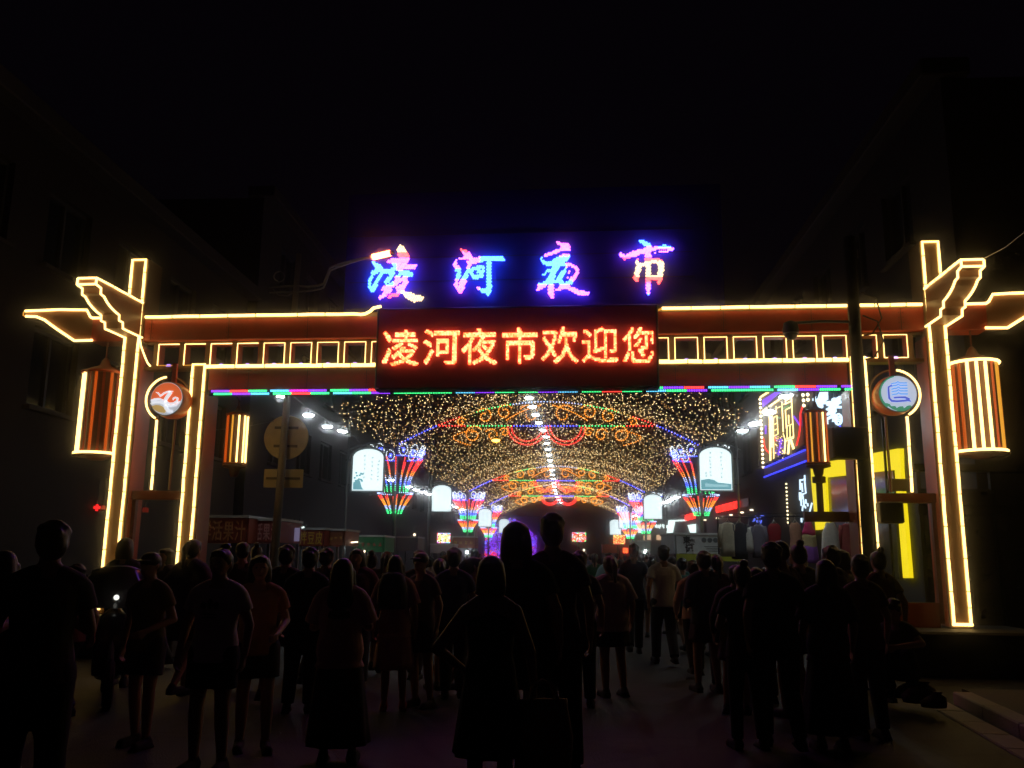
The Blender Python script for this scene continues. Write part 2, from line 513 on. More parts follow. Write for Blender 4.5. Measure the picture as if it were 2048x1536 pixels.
PB = .58                                   # plinth top
for sx in (-1, 1):
    # outer pillar
    x = sx * 6.27; hw = .15; top = 6.28
    p = MB(); p.box((x, .24, (PB + top) / 2), (2 * hw, .48, top - PB), bev=.012)
    # red inner cheeks are a separate skin, so the box front stays brown-gold
    pil = p.build('pillar', BRONZE, gate)
    ck = MB()
    ck.box((x - sx * (hw + .006), .25, (PB + 4.42) / 2 + .2), (.012, .44, 4.42 - PB + .35))
    ck.box((x + sx * (hw + .006), .25, (PB + 4.42) / 2 + .2), (.012, .44, 4.42 - PB + .35))
    ck.build('red_side_board', LACQUER, pil)
    pl = MB(); pl.box((x, .1, PB / 2), (1.9, 1.5, PB), bev=.03)
    pl.build('plinth', mat('dark_granite', (.05, .045, .042), .6, scale=8, bump=.3), gate)
    ch = MB()
    e = hw - .035
    zb = PB + .06
    for s in (-1, 1):
        strip(ch, F3(x + s * e, .006, zb), F3(x + s * e, .006, top - .03), .06)
    strip(ch, F3(x - e, .007, top - .03), F3(x + e, .007, top - .03), .07)
    ch.build('neon_channel', HALOSTRIP, pil)
    if sx < 0:
        neon([F3(x - e, .03, zb), F3(x - e, .03, 4.94)], pil)
        neon([F3(x + e, .03, zb), F3(x + e, .03, top - .03), F3(x - e, .03, top - .03), F3(x - e, .03, 5.5)], pil)
    else:
        neon([F3(x + e, .03, zb), F3(x + e, .03, 4.94)], pil)
        neon([F3(x - e, .03, zb), F3(x - e, .03, top - .03), F3(x + e, .03, top - .03), F3(x + e, .03, 5.5)], pil)
        neon([F3(x - e - .02, .035, zb), F3(x + e + .02, .035, zb)], pil)
    # inner pillar
    x2 = sx * 5.1; hw2 = .128; t2 = 4.49
    p = MB(); p.box((x2, .24, (PB + t2) / 2), (2 * hw2, .48, t2 - PB), bev=.012)
    pil2 = p.build('pillar', BRONZE, gate)
    ck = MB()
    for s in (-1, 1):
        ck.box((x2 + s * (hw2 + .006), .25, (PB + 4.0) / 2), (.012, .44, 4.0 - PB))
    ck.build('red_side_board', LACQUER, pil2)
    pl = MB(); pl.box((x2, .1, PB / 2), (.36, 1.3, PB - .02), bev=.02)
    pl.build('plinth', MATS['dark_granite'], gate)
    e2 = hw2 - .03
    ch = MB()
    for s in (-1, 1): strip(ch, F3(x2 + s * e2, .006, PB + .04), F3(x2 + s * e2, .006, t2 - .02), .055)
    strip(ch, F3(x2 - e2, .007, t2 - .02), F3(x2 + e2, .007, t2 - .02), .06)
    ch.build('neon_channel', HALOSTRIP, pil2)
    neon([F3(x2 - e2, .03, PB + .04), F3(x2 - e2, .03, t2 - .02), F3(x2 + e2, .03, t2 - .02), F3(x2 + e2, .03, PB + .04)], pil2)
    # forward bracket
    prof = [(-.02, 5.49), (1.40, 5.48), (1.40, 5.39), (1.27, 5.385), (1.26, 5.295), (1.17, 5.285), (1.08, 5.225), (.97, 5.18),
            (.84, 5.145), (.71, 5.125), (.70, 5.04), (.59, 5.04), (.57, 4.945), (-.02, 4.95)]
    bw = .135
    b = MB(); b.prism(prof, lambda s, z, t: F3(x + t, s, z), -bw, bw)
    br = b.build('bracket', mat('bracket_paint', (.30, .12, .04), .45), gate)
    for s in (-1, 1):
        xx = x + s * (bw + .012)
        neon([F3(xx, a, z - .012 if i > 0 else z) for i, (a, z) in enumerate(prof[2:])], br, .017)
        neon([F3(xx, 1.41, 5.385), F3(xx, 1.41, 5.485)], br, .017)
    neon([F3(x - sx * (bw + .012), .05, 5.505), F3(x - sx * (bw + .012), 1.41, 5.49)], br, .017)
    neon([F3(x - bw, 1.42, 5.485), F3(x + bw, 1.42, 5.485)], br, .017)
    neon([F3(x - bw, 1.42, 5.39), F3(x + bw, 1.42, 5.39)], br, .017)
    # cloud-head end of the upper beam
    wp = [(7.03, 5.29), (7.05, 5.31), (7.12, 5.42), (7.6, 5.435), (8.21, 5.42), (8.225, 5.40), (8.225, 5.35), (8.19, 5.335), (8.0, 5.33), (7.85, 5.27),
          (7.63, 5.12), (7.30, 4.915), (7.03, 4.91)]
    b = MB(); b.prism([(sx * a, z) for a, z in wp], lambda a, z, t: F3(a, t, z), -.25, -.06)
    wn = b.build('beam_end', mat('bracket_paint', (.30, .12, .04), .45), gate)
    neon([F3(sx * a, -.035, z) for a, z in [(6.45, 5.285), (7.02, 5.285), (7.06, 5.31), (7.13, 5.425), (7.6, 5.44), (8.21, 5.425)]], wn)
    neon([F3(sx * a, -.035, z) for a, z in [(8.19, 5.335), (8.0, 5.325), (7.85, 5.265), (7.63, 5.115), (7.29, 4.905), (6.98, 4.91)]], wn)
    neon([F3(sx * a, -.035, z) for a, z in [(8.21, 5.425), (8.235, 5.40), (8.235, 5.35), (8.19, 5.335)]], wn, .010, NEONDIM)
    # a loose end of tube hanging from the bracket
    hang = [F3(x - sx * .13, .03, 4.94), F3(x - sx * .18, .05, 4.78), F3(x - sx * .25, .04, 4.62), F3(x - sx * .31, .03, 4.50), F3(x - sx * .36, .03, 4.45)]
    if sx < 0: neon(hang, gate, .014)
    # keyhole tracery between the pillars
    cx = sx * 5.62; cz = 3.93; rr = .36
    key = empty('keyhole_frame', (0, 0, 0)); key.parent = gate
    kf = MB()
    a0 = math.radians(250)
    def arc(side, n=18):
        return [F3(cx + side * rr * math.sin(t), -.06, cz + rr * math.cos(t)) for t in [math.radians(8 + (150 - 8) * i / n) for i in range(n + 1)]]
    for side in (-1, 1):
        lo = [F3(cx + side * .15, -.06, cz - rr * .95), F3(cx + side * .14, -.06, 2.48)]
        full_ = arc(side) + lo
        pos = MB(); pos.tube([q + Vector((0, .03, 0)) for q in full_], .02, 6); pos.build('tracery_bar', DARKRED, key)
        if side == sx:
            neon(arc(side), key, .017)
            neon(lo, key, .02)
        else:
            neon(arc(side), key, .009, NEONOFF); neon(lo, key, .009, NEONOFF)
    # transom and lower screen between the pillars
    tr = MB(); tr.box((cx, .2, 2.40), (1.0, .16, .14), bev=.01)
    tr.build('transom', DARKRED, gate)
    for s in (-1, 1):
        po = MB(); po.box((cx + s * .46, .2, 1.48), (.06, .08, 1.70)); po.build('screen_post', DARKRED, gate)
    bd = MB(); bd.box((cx, .2, .75), (.86, .06, .34)); bd.build('screen_board', DARKRED, gate)

# upper beam, window band, lower beam
b = MB(); b.box((0, .24, 5.095), (14.06, .36, .405), bev=.012); ub = b.build('upper_beam', LACQUER, gate)
ch = MB()
for s in (-1, 1): strip(ch, F3(s * 6.1, -.05, 5.275), F3(s * 2.2, -.05, 5.275), .06)
ch.build('neon_channel', HALOSTRIP, ub)
neon([F3(-6.1, -.02, 5.283), F3(-4, -.018, 5.282), F3(-2.62, -.02, 5.280), F3(-2.5, .0, 5.262), F3(-2.42, .03, 5.262), F3(-2.33, .07, 5.29), F3(-2.27, .10, 5.335), F3(-2.15, .10, 5.36)], ub, .024)
neon([F3(6.1, -.02, 5.283), F3(4, -.016, 5.285), F3(2.24, -.02, 5.286)], ub, .024)
neon([F3(2.24, -.02, 5.286), F3(2.16, .0, 5.24)], ub, .014, NEONDIM)
b = MB(); b.box((0, .24, 4.235), (9.94, .36, .37), bev=.012); lb = b.build('lower_beam', LACQUER, gate)
ch = MB()
for s in (-1, 1): strip(ch, F3(s * 4.95, .065, 4.405), F3(s * 2.15, .065, 4.405), .055)
ch.build('neon_channel', HALOSTRIP, lb)
for s in (-1, 1): neon([F3(s * 4.95, .09, 4.418), F3(s * 3.5, .088, 4.420), F3(s * 2.14, .09, 4.417)], lb, .027)
for s in (-1, 1):
    cap = MB(); cap.box((s * 4.8, .054, 4.235), (.30, .012, .34)); cap.build('beam_collar', LACQUER, lb)
# band of square openings: rails, then a mullion between each pair of openings
for z, h in ((4.455, .05), (4.872, .04)):
    rl = MB(); rl.box((0, .24, z), (12.24, .2, h)); rl.build('rail', BRONZE, gate)
mu = MB(); mu.box((0, 0, 0), (.083, .2, .365)); mume = mu.mesh('mullion', BRONZE)
reveal = MB()
reveal.box((-.171, 0, 0), (.012, .17, .343)); reveal.box((.171, 0, 0), (.012, .17, .343)); reveal.box((0, 0, .1745), (.354, .17, .006)); reveal.box((0, 0, -.1745), (.354, .17, .006))
revme = reveal.mesh('reveal', LACQUER)
bulb = MB(); bulb.lathe([(.045, 0), (.042, .018), (.03, .035), (.008, .042)], n=10)
bulbme = bulb.mesh('purple_bulb', emis('purple_dome', (.42, .22, 1.0), 1.6))
for s in (-1, 1):
    for i in range(9):
        xl = -5.885 + .443 * i + .18
        xc = xl if s < 0 else -xl
        put('mullion', mume, gate, (xc - s * .2215 * -1 if s > 0 else xc - .2215, .24, 4.664))
        rv = put('reveal', revme, gate, (xc, .24, 4.664))
        put('purple_bulb', bulbme, gate, (xc + .0, .17, 4.482))
        a = .172; zt = 4.845; zb = 4.493; y = -.115
        full_ = not (s < 0 and i < 4)
        ll = random.random()
        fr = [Vector((xc - a, -y, zb)), Vector((xc - a, -y, zt)), Vector((xc + a, -y, zt)), Vector((xc + a, -y, zb))]
        fr = [Vector((v.x, .125, v.z)) for v in fr]
        sq = rv
        q = [Vector((v.x - xc, v.y - .24, v.z - 4.664)) for v in fr]
        if full_:
            neon([q[0], q[1], q[2], q[3]], sq, .0075)
            neon([q[0], q[3]], sq, .006, NEON if ll < .75 else NEONDIM)
        else:
            neon([q[0], q[1], q[2]], sq, .009)
            neon([q[0], q[3]], sq, .006, NEONDIM)

# joints of the sheet-metal cladding, with rivets
for z, h, y_, xs2 in ((5.095, .39, .057, [-6.0 + 1.31 * i for i in range(10)]), (4.235, .355, .057, [-4.3 + .96 * i for i in range(10)])):
    for xx in xs2:
        if abs(xx) < 2.2: continue
        sm = MB(); sm.box((xx, y_, z), (.010, .008, h))
        for k in range(5): sm.box((xx + .03, y_, z - h / 2 + .04 + k * (h - .08) / 4), (.012, .010, .012)); sm.box((xx - .03, y_, z - h / 2 + .04 + k * (h - .08) / 4), (.012, .010, .012))
        o_ = sm.build('cladding_joint', DARKRED, ub if z > 5 else lb); o_['kind'] = 'stuff'
# two rows of colour-changing LED modules under the lower beam
seq1 = ['purple', 'red', 'green', 'cyan', 'magenta', 'off', 'green', 'cyan', 'magenta', 'purple', 'off', 'green', 'purple', 'magenta', 'off']
cycle = ['purple', 'red', 'green', 'off', 'cyan', 'magenta', 'purple', 'off', 'green', 'purple', 'red', 'off', 'cyan', 'purple', 'cyan', 'off', 'green', 'red', 'purple', 'off']
low = {'purple': 'green', 'red': 'purple', 'green': 'cyan', 'cyan': 'green', 'magenta': 'red', 'off': 'off'}
housing = MB(); housing.box((0, -.055, 3.995), (9.74, .04, .095)); housing.build('led_strip_housing', BLACK, gate)
x = -4.84; k = 0
while x < 4.82:
    c = cycle[k % len(cycle)]; ln = .30 if c != 'off' else .05
    for row, cc in enumerate((c, low[c])):
        mb = MB()
        n = int(ln / .024)
        for i in range(n):
            xx = x + .012 + i * ln / n
            z = 4.021 - row * .045
            if cc == 'off': continue
            mb.box((xx + (.045 if row else 0), -.083, z), (.014, .016, .03))
        if mb.v: mb.build('led_module', LED[cc], gate)
    x += ln + .004; k += 1
b = MB()
for s in (-1, 1):
    b.tube([(s * 4.6, .3, 4.05), (s * 4.6, .5, 3.95)], .012)
b.build('lantern_hook', DARKM, gate)

# ------------------------------------------------------------------ LED text screen
scr = empty('led_screen', G(0, .35, 3.97), -GYAW)
tag(scr, 'wide black LED screen showing red and yellow Chinese characters over the gate', 'screen')
b = MB(); b.box((.005, .16, .645), (4.30, .30, 1.29), bev=.015); b.build('cabinet', BLACK, scr)
pa = MB()
for i in range(9):
    for j in range(3):
        pass
pa.box((.005, .004, .645), (4.22, .012, 1.22)); pa.build('screen_face', mat('led_matrix_face', (.20, .006, .014), .6, var=.35, scale=60), scr)  # red glow around the characters put into the face colour
SCREEN_LED = [emis('screen_led_a', (1.0, .15, .05), 6.0), emis('screen_led_b', (1.0, .22, .09), 6.5), emis('screen_led_c', (1.0, .09, .02), 5.5)]
txt = '凌河夜市欢迎您'
# left, right, top, bottom of every character as it stands on the screen (photograph)
boxes = [(768, 838, 659, 731), (848, 918, 659, 728), (925, 996, 657, 729), (1005, 1077, 656, 727), (1083, 1157, 654, 726), (1164, 1237, 655, 724), (1245, 1306, 655, 725)]
for chn, (x0, x1, y0, y1) in zip(txt, boxes):
    ua, za = at_gate(x0, y0, .36); ub_, zb_ = at_gate(x1 if chn != '您' else 1316, y1, .36)
    vs_, fs = glyph(chn, 0)
    gx0 = min(v[0] for v in vs_); gx1 = max(v[0] for v in vs_); gy0 = min(v[1] for v in vs_); gy1 = max(v[1] for v in vs_)
    tris = []
    for f in fs:
        for i in range(1, len(f) - 1):
            a, b_, c = vs_[f[0]], vs_[f[i]], vs_[f[i + 1]]
            tris.append((*a, *b_, *c))
    mb = MB(); P = .0205
    nx = int((ub_ - ua) / P); nz = int((za - zb_) / P)
    um = at_gate(1306, 690, .36)[0]
    for i in range(nx):
        for j in range(nz):
            gx = gx0 + (gx1 - gx0) * (i + .5) / nx; gy = gy0 + (gy1 - gy0) * (j + .5) / nz; q_ = .004
            if any(in_tris(gx + ox, gy + oy, tris) for ox, oy in ((0, 0), (q_, 0), (-q_, 0), (0, q_), (0, -q_))):
                uu = ua + (i + .5) * P; zz = zb_ + (j + .5) * P - 3.97
                if uu > um: continue
                h = random.random()
                mi = 0 if h < .55 else (1 if h < .8 else 2)
                mb.box((uu, -.026, zz), (.019, .046, .019), mi)  # cells made deep so their sides redden the face
    tag(mb.build('character', SCREEN_LED, scr), kind='stuff')

# ------------------------------------------------------------------ brush-written LED letters above the screen
S = 6.0235
strokes = {
 '凌': (700, [
  [(268,322,34),(315,360,80),(350,392,86)], [(335,402,80),(268,452,54),(226,556,34),(226,606,54),(258,646,76)], [(262,640,70),(308,572,62),(345,500,34),(395,430,44)],
  [(385,432,72),(460,432,74),(520,402,62),(600,385,60)], [(600,118,34),(610,162,104),(612,210,92),(640,242,128),(650,276,120)],
  [(452,302,40),(530,300,62),(620,292,60),(690,290,50)], [(520,345,60),(600,362,80),(700,372,84),(765,370,74)],
  [(500,446,84),(484,498,64),(425,566,58)], [(615,446,84),(680,452,84),(728,462,62)], [(545,510,40),(600,462,62)],
  [(650,512,76),(668,562,62),(634,624,62),(560,704,62),(455,742,30)], [(602,524,52),(530,574,72),(450,622,84),(382,640,40)],
  [(480,640,62),(420,692,80),(352,750,38)], [(560,640,44),(604,602,60)], [(622,672,40),(684,712,92),(764,752,104),(838,750,80),(868,746,40)]]),
 '河': (700, [
  [(1328,162,20),(1370,192,66),(1412,222,90),(1432,250,84),(1340,268,22),(1278,292,24)],
  [(1272,302,26),(1258,350,60),(1290,392,80),(1310,450,60),(1290,522,50),(1266,580,42),(1290,632,62),(1326,682,40)],
  [(1328,640,84),(1350,562,88),(1386,482,72),(1420,412,54),(1432,362,52),(1432,322,54)],
  [(1422,322,62),(1500,297,82),(1600,277,72),(1700,272,74),(1790,266,62),(1838,276,62)],
  [(1672,290,72),(1672,400,68),(1672,500,68),(1672,600,72),(1672,662,72),(1665,722,30)],
  [(1640,672,70),(1580,650,58),(1516,620,24)],
  [(1452,440,46),(1480,402,52),(1540,380,52),(1596,384,50),(1600,430,44),(1574,478,62),(1500,506,56),(1456,462,42)], [(1530,440,34),(1560,420,50)]]),
 '夜': (1040, [
  [(452,82,30),(500,102,62),(560,132,90),(582,155,54),(482,166,48),(402,206,48),(312,232,38),(256,266,24),(250,296,30),(300,330,58),(370,340,72),(452,296,82),(530,252,80),(578,246,60)],
  [(566,272,46),(500,322,66),(432,372,70),(402,422,84),(390,482,84),(332,552,76),(262,602,66),(216,640,46)], [(228,556,24),(214,610,30)],
  [(402,402,46),(332,422,38),(276,474,28)], [(382,522,76),(376,602,78),(370,682,78),(386,738,40)],
  [(440,432,34),(476,360,36),(540,346,40),(612,352,40),(672,382,56),(688,432,46),(652,502,66),(602,562,66),(542,602,66),(430,660,36)],
  [(556,386,36),(510,462,62),(474,522,76),(502,582,76),(562,592,56)], [(604,424,26),(566,500,28)], [(420,545,60),(460,545,60)],
  [(562,612,58),(622,642,58),(692,682,66),(762,692,66),(818,696,40)]]),
 '市': (1040, [
  [(1442,57,26),(1492,82,60),(1542,107,70),(1572,142,58)], [(1226,226,58),(1262,268,44),(1342,226,80),(1442,196,70),(1542,162,58),(1642,150,48),(1742,130,56),(1828,160,58)],
  [(1622,206,18),(1702,190,26),(1828,180,20)], [(1545,172,66),(1545,262,86),(1545,332,66),(1547,432,72),(1548,542,74),(1548,642,62),(1548,734,26)],
  [(1442,272,20),(1402,312,48),(1432,352,76),(1492,342,56),(1552,322,56)], [(1430,362,76),(1420,432,78),(1397,492,68),(1410,540,40)],
  [(1562,312,56),(1642,292,68),(1702,324,78),(1702,402,84),(1692,472,76),(1680,560,48)], [(1602,500,54),(1652,502,54)]]),
}
roof_sign = empty('rooftop_sign', G(0, .02, 5.30), -GYAW)
tag(roof_sign, 'row of four large brush-written LED characters glowing blue and pink above the screen', 'sign')
BOARDM = mat('sign_backing', (.008, .006, .18), .85, var=.2)  # blue glow of the letters put into the board's colour
bd = MB(); bd.box((.2, .075, 1.02), (6.0, .03, 2.0), bev=.01); bd.build('backing_board', BOARDM, roof_sign)  # board added behind the letters to catch their glow
for z in (.06, .50, .90, 1.28):
    t = MB(); t.box((.0, .050, z), (5.5, .012, .010)); t.build('rail', DARKM, roof_sign)
for u in (-2.4, -1.2, 0, 1.2, 2.4):
    t = MB(); t.box((u, .125, 1.0), (.05, .06, 1.96)); t.build('stay', DARKM, roof_sign)
SIGN = [emis('sign_cyan', (.035, .12, 1.0), 12.0), emis('sign_pink', (.24, .06, 1.0), 12.0), emis('sign_red', (1.0, .07, .06), 5.5),
        emis('sign_warm', (1.0, .72, .36), 2.6), emis('sign_rose', (.62, .10, .55), 6.5)]
def sign_colour(chn, X, Y):
    if chn == '凌':
        if Y < 200: return 3
        if Y < 268: return 2
        if X > 610 and Y > 655: return 3
        if X > 430 and Y > 690 and X < 640: return 2
        if (X < 560 and 320 < Y < 600) or (Y < 500 and Y > 415): return 0 if not (X > 520 and Y > 500) else 1
        if X < 340: return 0
        if Y > 560 and X < 500: return 1
        return 4 if 285 < Y < 330 else 1
    if chn == '河':
        if Y < 255 and X < 1460: return 2 if Y < 200 else 4
        if X > 1560 or (X > 1440 and Y > 350 and Y < 560): return 0
        if X < 1380 and Y > 560: return 4 if X > 1300 and Y > 630 else 1
        if Y > 390 and Y < 520: return 0
        return 1
    if chn == '夜':
        if Y < 135: return 4
        if Y < 245 and X < 600 and Y < 300 - X * .1: return 1
        if X > 560 and 330 < Y < 540: return 1 if X < 640 else 4
        if Y > 590: return 1 if not (Y > 690 and X < 450) else 4
        return 0
    if Y < 120 or (X > 1660 and Y < 150): return 0
    if Y < 250: return 1
    if Y < 300 or Y > 520 and X > 1600: return 2
    if 300 <= Y < 500: return 3 if not (X < 1400 and Y > 470) else 2
    if Y < 560: return 2
    return 1 if Y < 690 else 0

def inside(X, Y, ss):
    for st_ in ss:
        for (ax, ay, aw), (bx, by, bw_) in zip(st_[:-1], st_[1:]):
            dx, dy = bx - ax, by - ay
            t = max(0, min(1, ((X - ax) * dx + (Y - ay) * dy) / (dx * dx + dy * dy + 1e-9)))
            if math.hypot(X - ax - t * dx, Y - ay - t * dy) < (aw + (bw_ - aw) * t) / 2 - 5 or (X - ax) ** 2 + (Y - ay) ** 2 < 30: return True
    return False
for chn, (x0, ss) in strokes.items():
    mb = MB(); bk = MB()
    pts = [p for s in ss for p in s]
    X0 = min(p[0] - p[2] for p in pts); X1 = max(p[0] + p[2] for p in pts); Y0 = min(p[1] - p[2] for p in pts); Y1 = max(p[1] + p[2] for p in pts)
    row = 0; Y = Y0
    while Y < Y1:
        X = X0 + (11.5 if row % 2 else 0)
        while X < X1:
            xx = X + random.uniform(-2, 2); yy = Y + random.uniform(-2, 2)
            if inside(xx, yy, ss):
                u, z = at_gate(x0 + xx / S, 470 + yy / S, .10)
                mb.lathe([(.0165, -.006), (.0098, .014), (.004, .022)], n=6)  # base widened at the rear to throw light on the added board
                for i in range(len(mb.v) - 18, len(mb.v)):
                    a, b_, c = mb.v[i]
                    mb.v[i] = (u + a, -.045 - c, z - 5.30 + b_)
                mb.mi[-14:] = [sign_colour(chn, xx, yy)] * 14
            X += 23
        Y += 18.5; row += 1
    tag(mb.build('character', SIGN, roof_sign), kind='stuff')

# ================================================================== THINGS HUNG ON THE GATE
def lantern(label, loc, r, h, nb, tops, bots, stem, litset, group):
    e = empty('palace_lantern', loc, -GYAW)
    tag(e, label, 'lantern', group)
    co = MB(); co.lathe([(r * .80, 0), (r * .80, h)], n=18); co.build('inner_cylinder', mat('lantern_core', (.10, .028, .012), .5), e)
    for i in range(nb):
        a = 2 * math.pi * (i + .35) / nb
        p = (r * .93 * math.cos(a), r * .93 * math.sin(a))
        if i in litset:
            t = MB(); t.tube([(p[0], p[1], .01), (p[0], p[1], h - .02)], .055 * r + .004, 6); t.build('lit_bar', litset[i], e)
        else:
            t = MB(); t.box((p[0], p[1], h / 2), (.12 * r, .12 * r, h - .02), rz=a); t.build('red_bar', LACQUER, e)
    for z, lit, nm in ((h, tops, 'top_ring'), (0, bots, 'bottom_ring')):
        rg = MB(); rg.tube([((r * 1.03) * math.cos(2 * math.pi * k / 28), (r * 1.03) * math.sin(2 * math.pi * k / 28), z) for k in range(28)], .022 * (r / .32) ** .5, 6, closed=True)
        rg.build(nm, NEON if lit else LACQUER, e)
    cp = MB(); cp.lathe([(r * .99, h + .01), (r * .75, h + .05 * h), (r * .28, h + .10 * h), (r * .16, h + .17 * h), (.02, h + .2 * h)], n=18); cp.build('cap', DARKRED, e, True)
    rd = MB(); rd.tube([(0, 0, h + .18 * h), (0, 0, h + .18 * h + stem)], .013, 6); rd.build('rod', DARKRED, e)
    bo = MB(); bo.lathe([(r * .3, -.26 * h if r < .25 else -.10), (r * .42, -.2 * h if r < .25 else -.09), (r * .5, -.10 * h if r < .25 else -.06), (r * 1.1, -.05), (r * 1.12, -.025)], n=18); bo.build('base_bowl', DARKRED, e, True)
    return e
# bar 0 points to +x; -90 degrees faces the viewer
OR = emis('lantern_orange', (1.0, .13, .008), .5)
YL = NEON
lantern('large cylindrical palace lantern hanging outside the left outer pillar', G(-6.76, -.12, 3.05), .325, 1.31, 16, False, True, .30,
        {8: OR, 9: YL, 10: YL, 12: OR, 14: OR}, 'big lanterns outside the outer pillars')
lantern('large cylindrical palace lantern hanging outside the right outer pillar', G(6.79, -.12, 3.07), .335, 1.31, 16, True, True, .30,
        {9: OR, 10: YL, 11: YL, 12: YL, 14: NEONDIM, 8: OR}, 'big lanterns outside the outer pillars')
lantern('small cylindrical palace lantern hanging by the left inner pillar', G(-4.615, -.5, 2.93), .175, .80, 10, False, False, .18,
        {5: OR, 6: OR, 7: NEONDIM, 8: YL, 9: YL, 0: YL, 1: YL, 2: YL}, 'small lanterns inside the inner pillars')
il = lantern('small cylindrical palace lantern with dark bowl base by the right inner pillar', G(4.565, -.5, 2.94), .165, .79, 10, False, False, .18,
        {5: OR, 6: NEONDIM, 7: OR, 8: YL, 9: OR}, 'small lanterns inside the inner pillars')
t = MB(); t.lathe([(.05, -.74), (.05, -.3), (.10, -.29), (.10, -.2)], n=12); t.build('stand', DARKRED, il)
t = MB(); t.box((.25, 0, -.80), (1.0, .1, .15)); t.build('shelf_bar', DARKRED, il)

def emblem_drum(label, u, sgn):
    e = empty('emblem_drum', G(u, .30, 3.865), -GYAW)
    tag(e, label, 'sign', 'round emblem signs between the pillars')
    r = .262
    d = MB()
    prof = [(r * .97, .0), (r * 1.03, .03), (r * 1.12, .18), (r * 1.03, .34), (r * .9, .36)]
    d.lathe([(a, z) for a, z in prof], n=32)
    d.v = [(x, z, y) for x, y, z in d.v]
    d.build('drum', mat('orange_drum', (.55, .12, .015), .35), e, True)
    rim = MB(); rim.tube([(r * math.cos(2 * math.pi * k / 40), -.005, r * math.sin(2 * math.pi * k / 40)) for k in range(40)], .010, 6, closed=True)
    rim.build('rim', GREYM, e)
    rod = MB(); rod.box((0, .18, .42), (.07, .05, .36)); rod.build('hanger', LACQUER, e)
    return e, r
def disc(mb, r, y, mi=0, n=40):
    mb.prism([(r * math.cos(2 * math.pi * k / n), r * math.sin(2 * math.pi * k / n)) for k in range(n)], lambda a, b, t: (a, t, b), y, y + .004, mi)
def ribbon(mb, pts, fn, y, th=.004, mi=0):
    """flat brush line, pts = (x, y, width)"""
    L_ = []; Rr = []
    for i, (x, y_, w_) in enumerate(pts):
        a = pts[max(0, i - 1)]; b_ = pts[min(len(pts) - 1, i + 1)]
        dx, dy = b_[0] - a[0], b_[1] - a[1]; n = math.hypot(dx, dy) or 1
        L_.append(fn(x - dy / n * w_ / 2, y_ + dx / n * w_ / 2)); Rr.append(fn(x + dy / n * w_ / 2, y_ - dx / n * w_ / 2))
    k = len(pts)
    vs_ = [(a, y, b) for a, b in L_ + Rr] + [(a, y + th, b) for a, b in L_ + Rr]
    fs = []
    for i in range(k - 1):
        fs += [(i, i + 1, k + i + 1, k + i), (2 * k + i, 3 * k + i, 3 * k + i + 1, 2 * k + i + 1), (i, 2 * k + i, 2 * k + i + 1, i + 1), (k + i, k + i + 1, 3 * k + i + 1, 3 * k + i)]
    fs += [(0, k, 3 * k, 2 * k), (k - 1, 3 * k - 1, 4 * k - 1, 2 * k - 1)]
    mb.add(vs_, fs, mi)

e, r = emblem_drum('round drum sign with a white bird over waves emblem on orange', -5.445, -1)
EM = lambda n, c, s=.62: emis('print_' + n, c, s, base=c)
fc = MB(); disc(fc, r * .985, -.012); fc.build('face', EM('pale', (.62, .66, .72)), e)
k_ = r / 405.0
fl = lambda X, Y: ((X - 580) * k_, (860 - Y) * k_)
up = [(190, 870)] + [(580 + 385 * math.cos(t), 860 - 385 * math.sin(t)) for t in [math.radians(178 - 178 * i / 22) for i in range(23)]] + [(930, 930), (860, 1010), (700, 1020), (520, 900), (380, 850), (260, 870)]
o = MB(); o.prism([fl(*p) for p in up], lambda a, b, t: (a, t, b), -.019, -.015); o.build('orange_sky', EM('orange', (.78, .13, .03), .8), e)
ye = [(225, 1040), (340, 1010), (460, 1030), (540, 1080), (600, 1170), (560, 1210), (420, 1190), (300, 1130)]
o = MB(); o.prism([fl(*p) for p in ye], lambda a, b, t: (a, t, b), -.019, -.015); o.build('yellow_shore', EM('ochre', (.62, .40, .12), .7), e)
wv = MB()
for pts in ([(195, 915, 30), (280, 870, 36), (400, 862, 36), (515, 900, 26)], [(195, 985, 30), (300, 940, 36), (440, 950, 40), (560, 1000, 44), (700, 1040, 44), (830, 1015, 44), (925, 930, 30)],
            [(560, 1020, 60), (590, 1090, 80), (650, 1160, 70), (760, 1180, 50)]):
    ribbon(wv, pts, fl, -.025)
wv.build('waves', EM('white', (.85, .88, .95), .95), e)
bi = MB()
for pts in ([(305, 705, 12), (370, 725, 34), (430, 800, 50), (520, 730, 44), (620, 690, 40), (745, 685, 16)], [(690, 700, 90), (620, 800, 90), (570, 880, 90), (570, 950, 60)],
            [(560, 920, 70), (660, 985, 50), (770, 985, 50), (860, 930, 60), (870, 860, 50), (810, 835, 40), (760, 860, 40), (760, 900, 24)]):
    ribbon(bi, pts, fl, -.031)
bi.build('bird', EM('white', (.85, .88, .95), .95), e)

e, r = emblem_drum('round drum sign with a blue book shaped emblem on white with green rim', 5.545, 1)
fc = MB(); disc(fc, r * .985, -.012); fc.build('face', EM('icewhite', (.62, .70, .88), .75), e)
k_ = r / 425.0
fr_ = lambda X, Y: ((X - 650) * k_, (755 - Y) * k_ * 1.06)
gr = MB()
ribbon(gr, [(650 + 408 * math.cos(t), 755 - 385 * math.sin(t), 26 + 26 * (i / 16)) for i, t in enumerate([math.radians(100 + 130 * i / 16) for i in range(17)])], fr_, -.019)
gw = [(345, 960), (440, 990), (470, 1040), (560, 1030), (590, 1080), (650, 1045), (740, 1040), (750, 1090), (830, 1030), (900, 1020), (930, 1050), (860, 1110), (760, 1150), (640, 1155), (500, 1110), (400, 1040)]
gr.prism([fr_(*p) for p in gw], lambda a, b, t: (a, t, b), -.019, -.015)
gr.build('green_waves', EM('green', (.06, .30, .16), .8), e)
bl = MB()
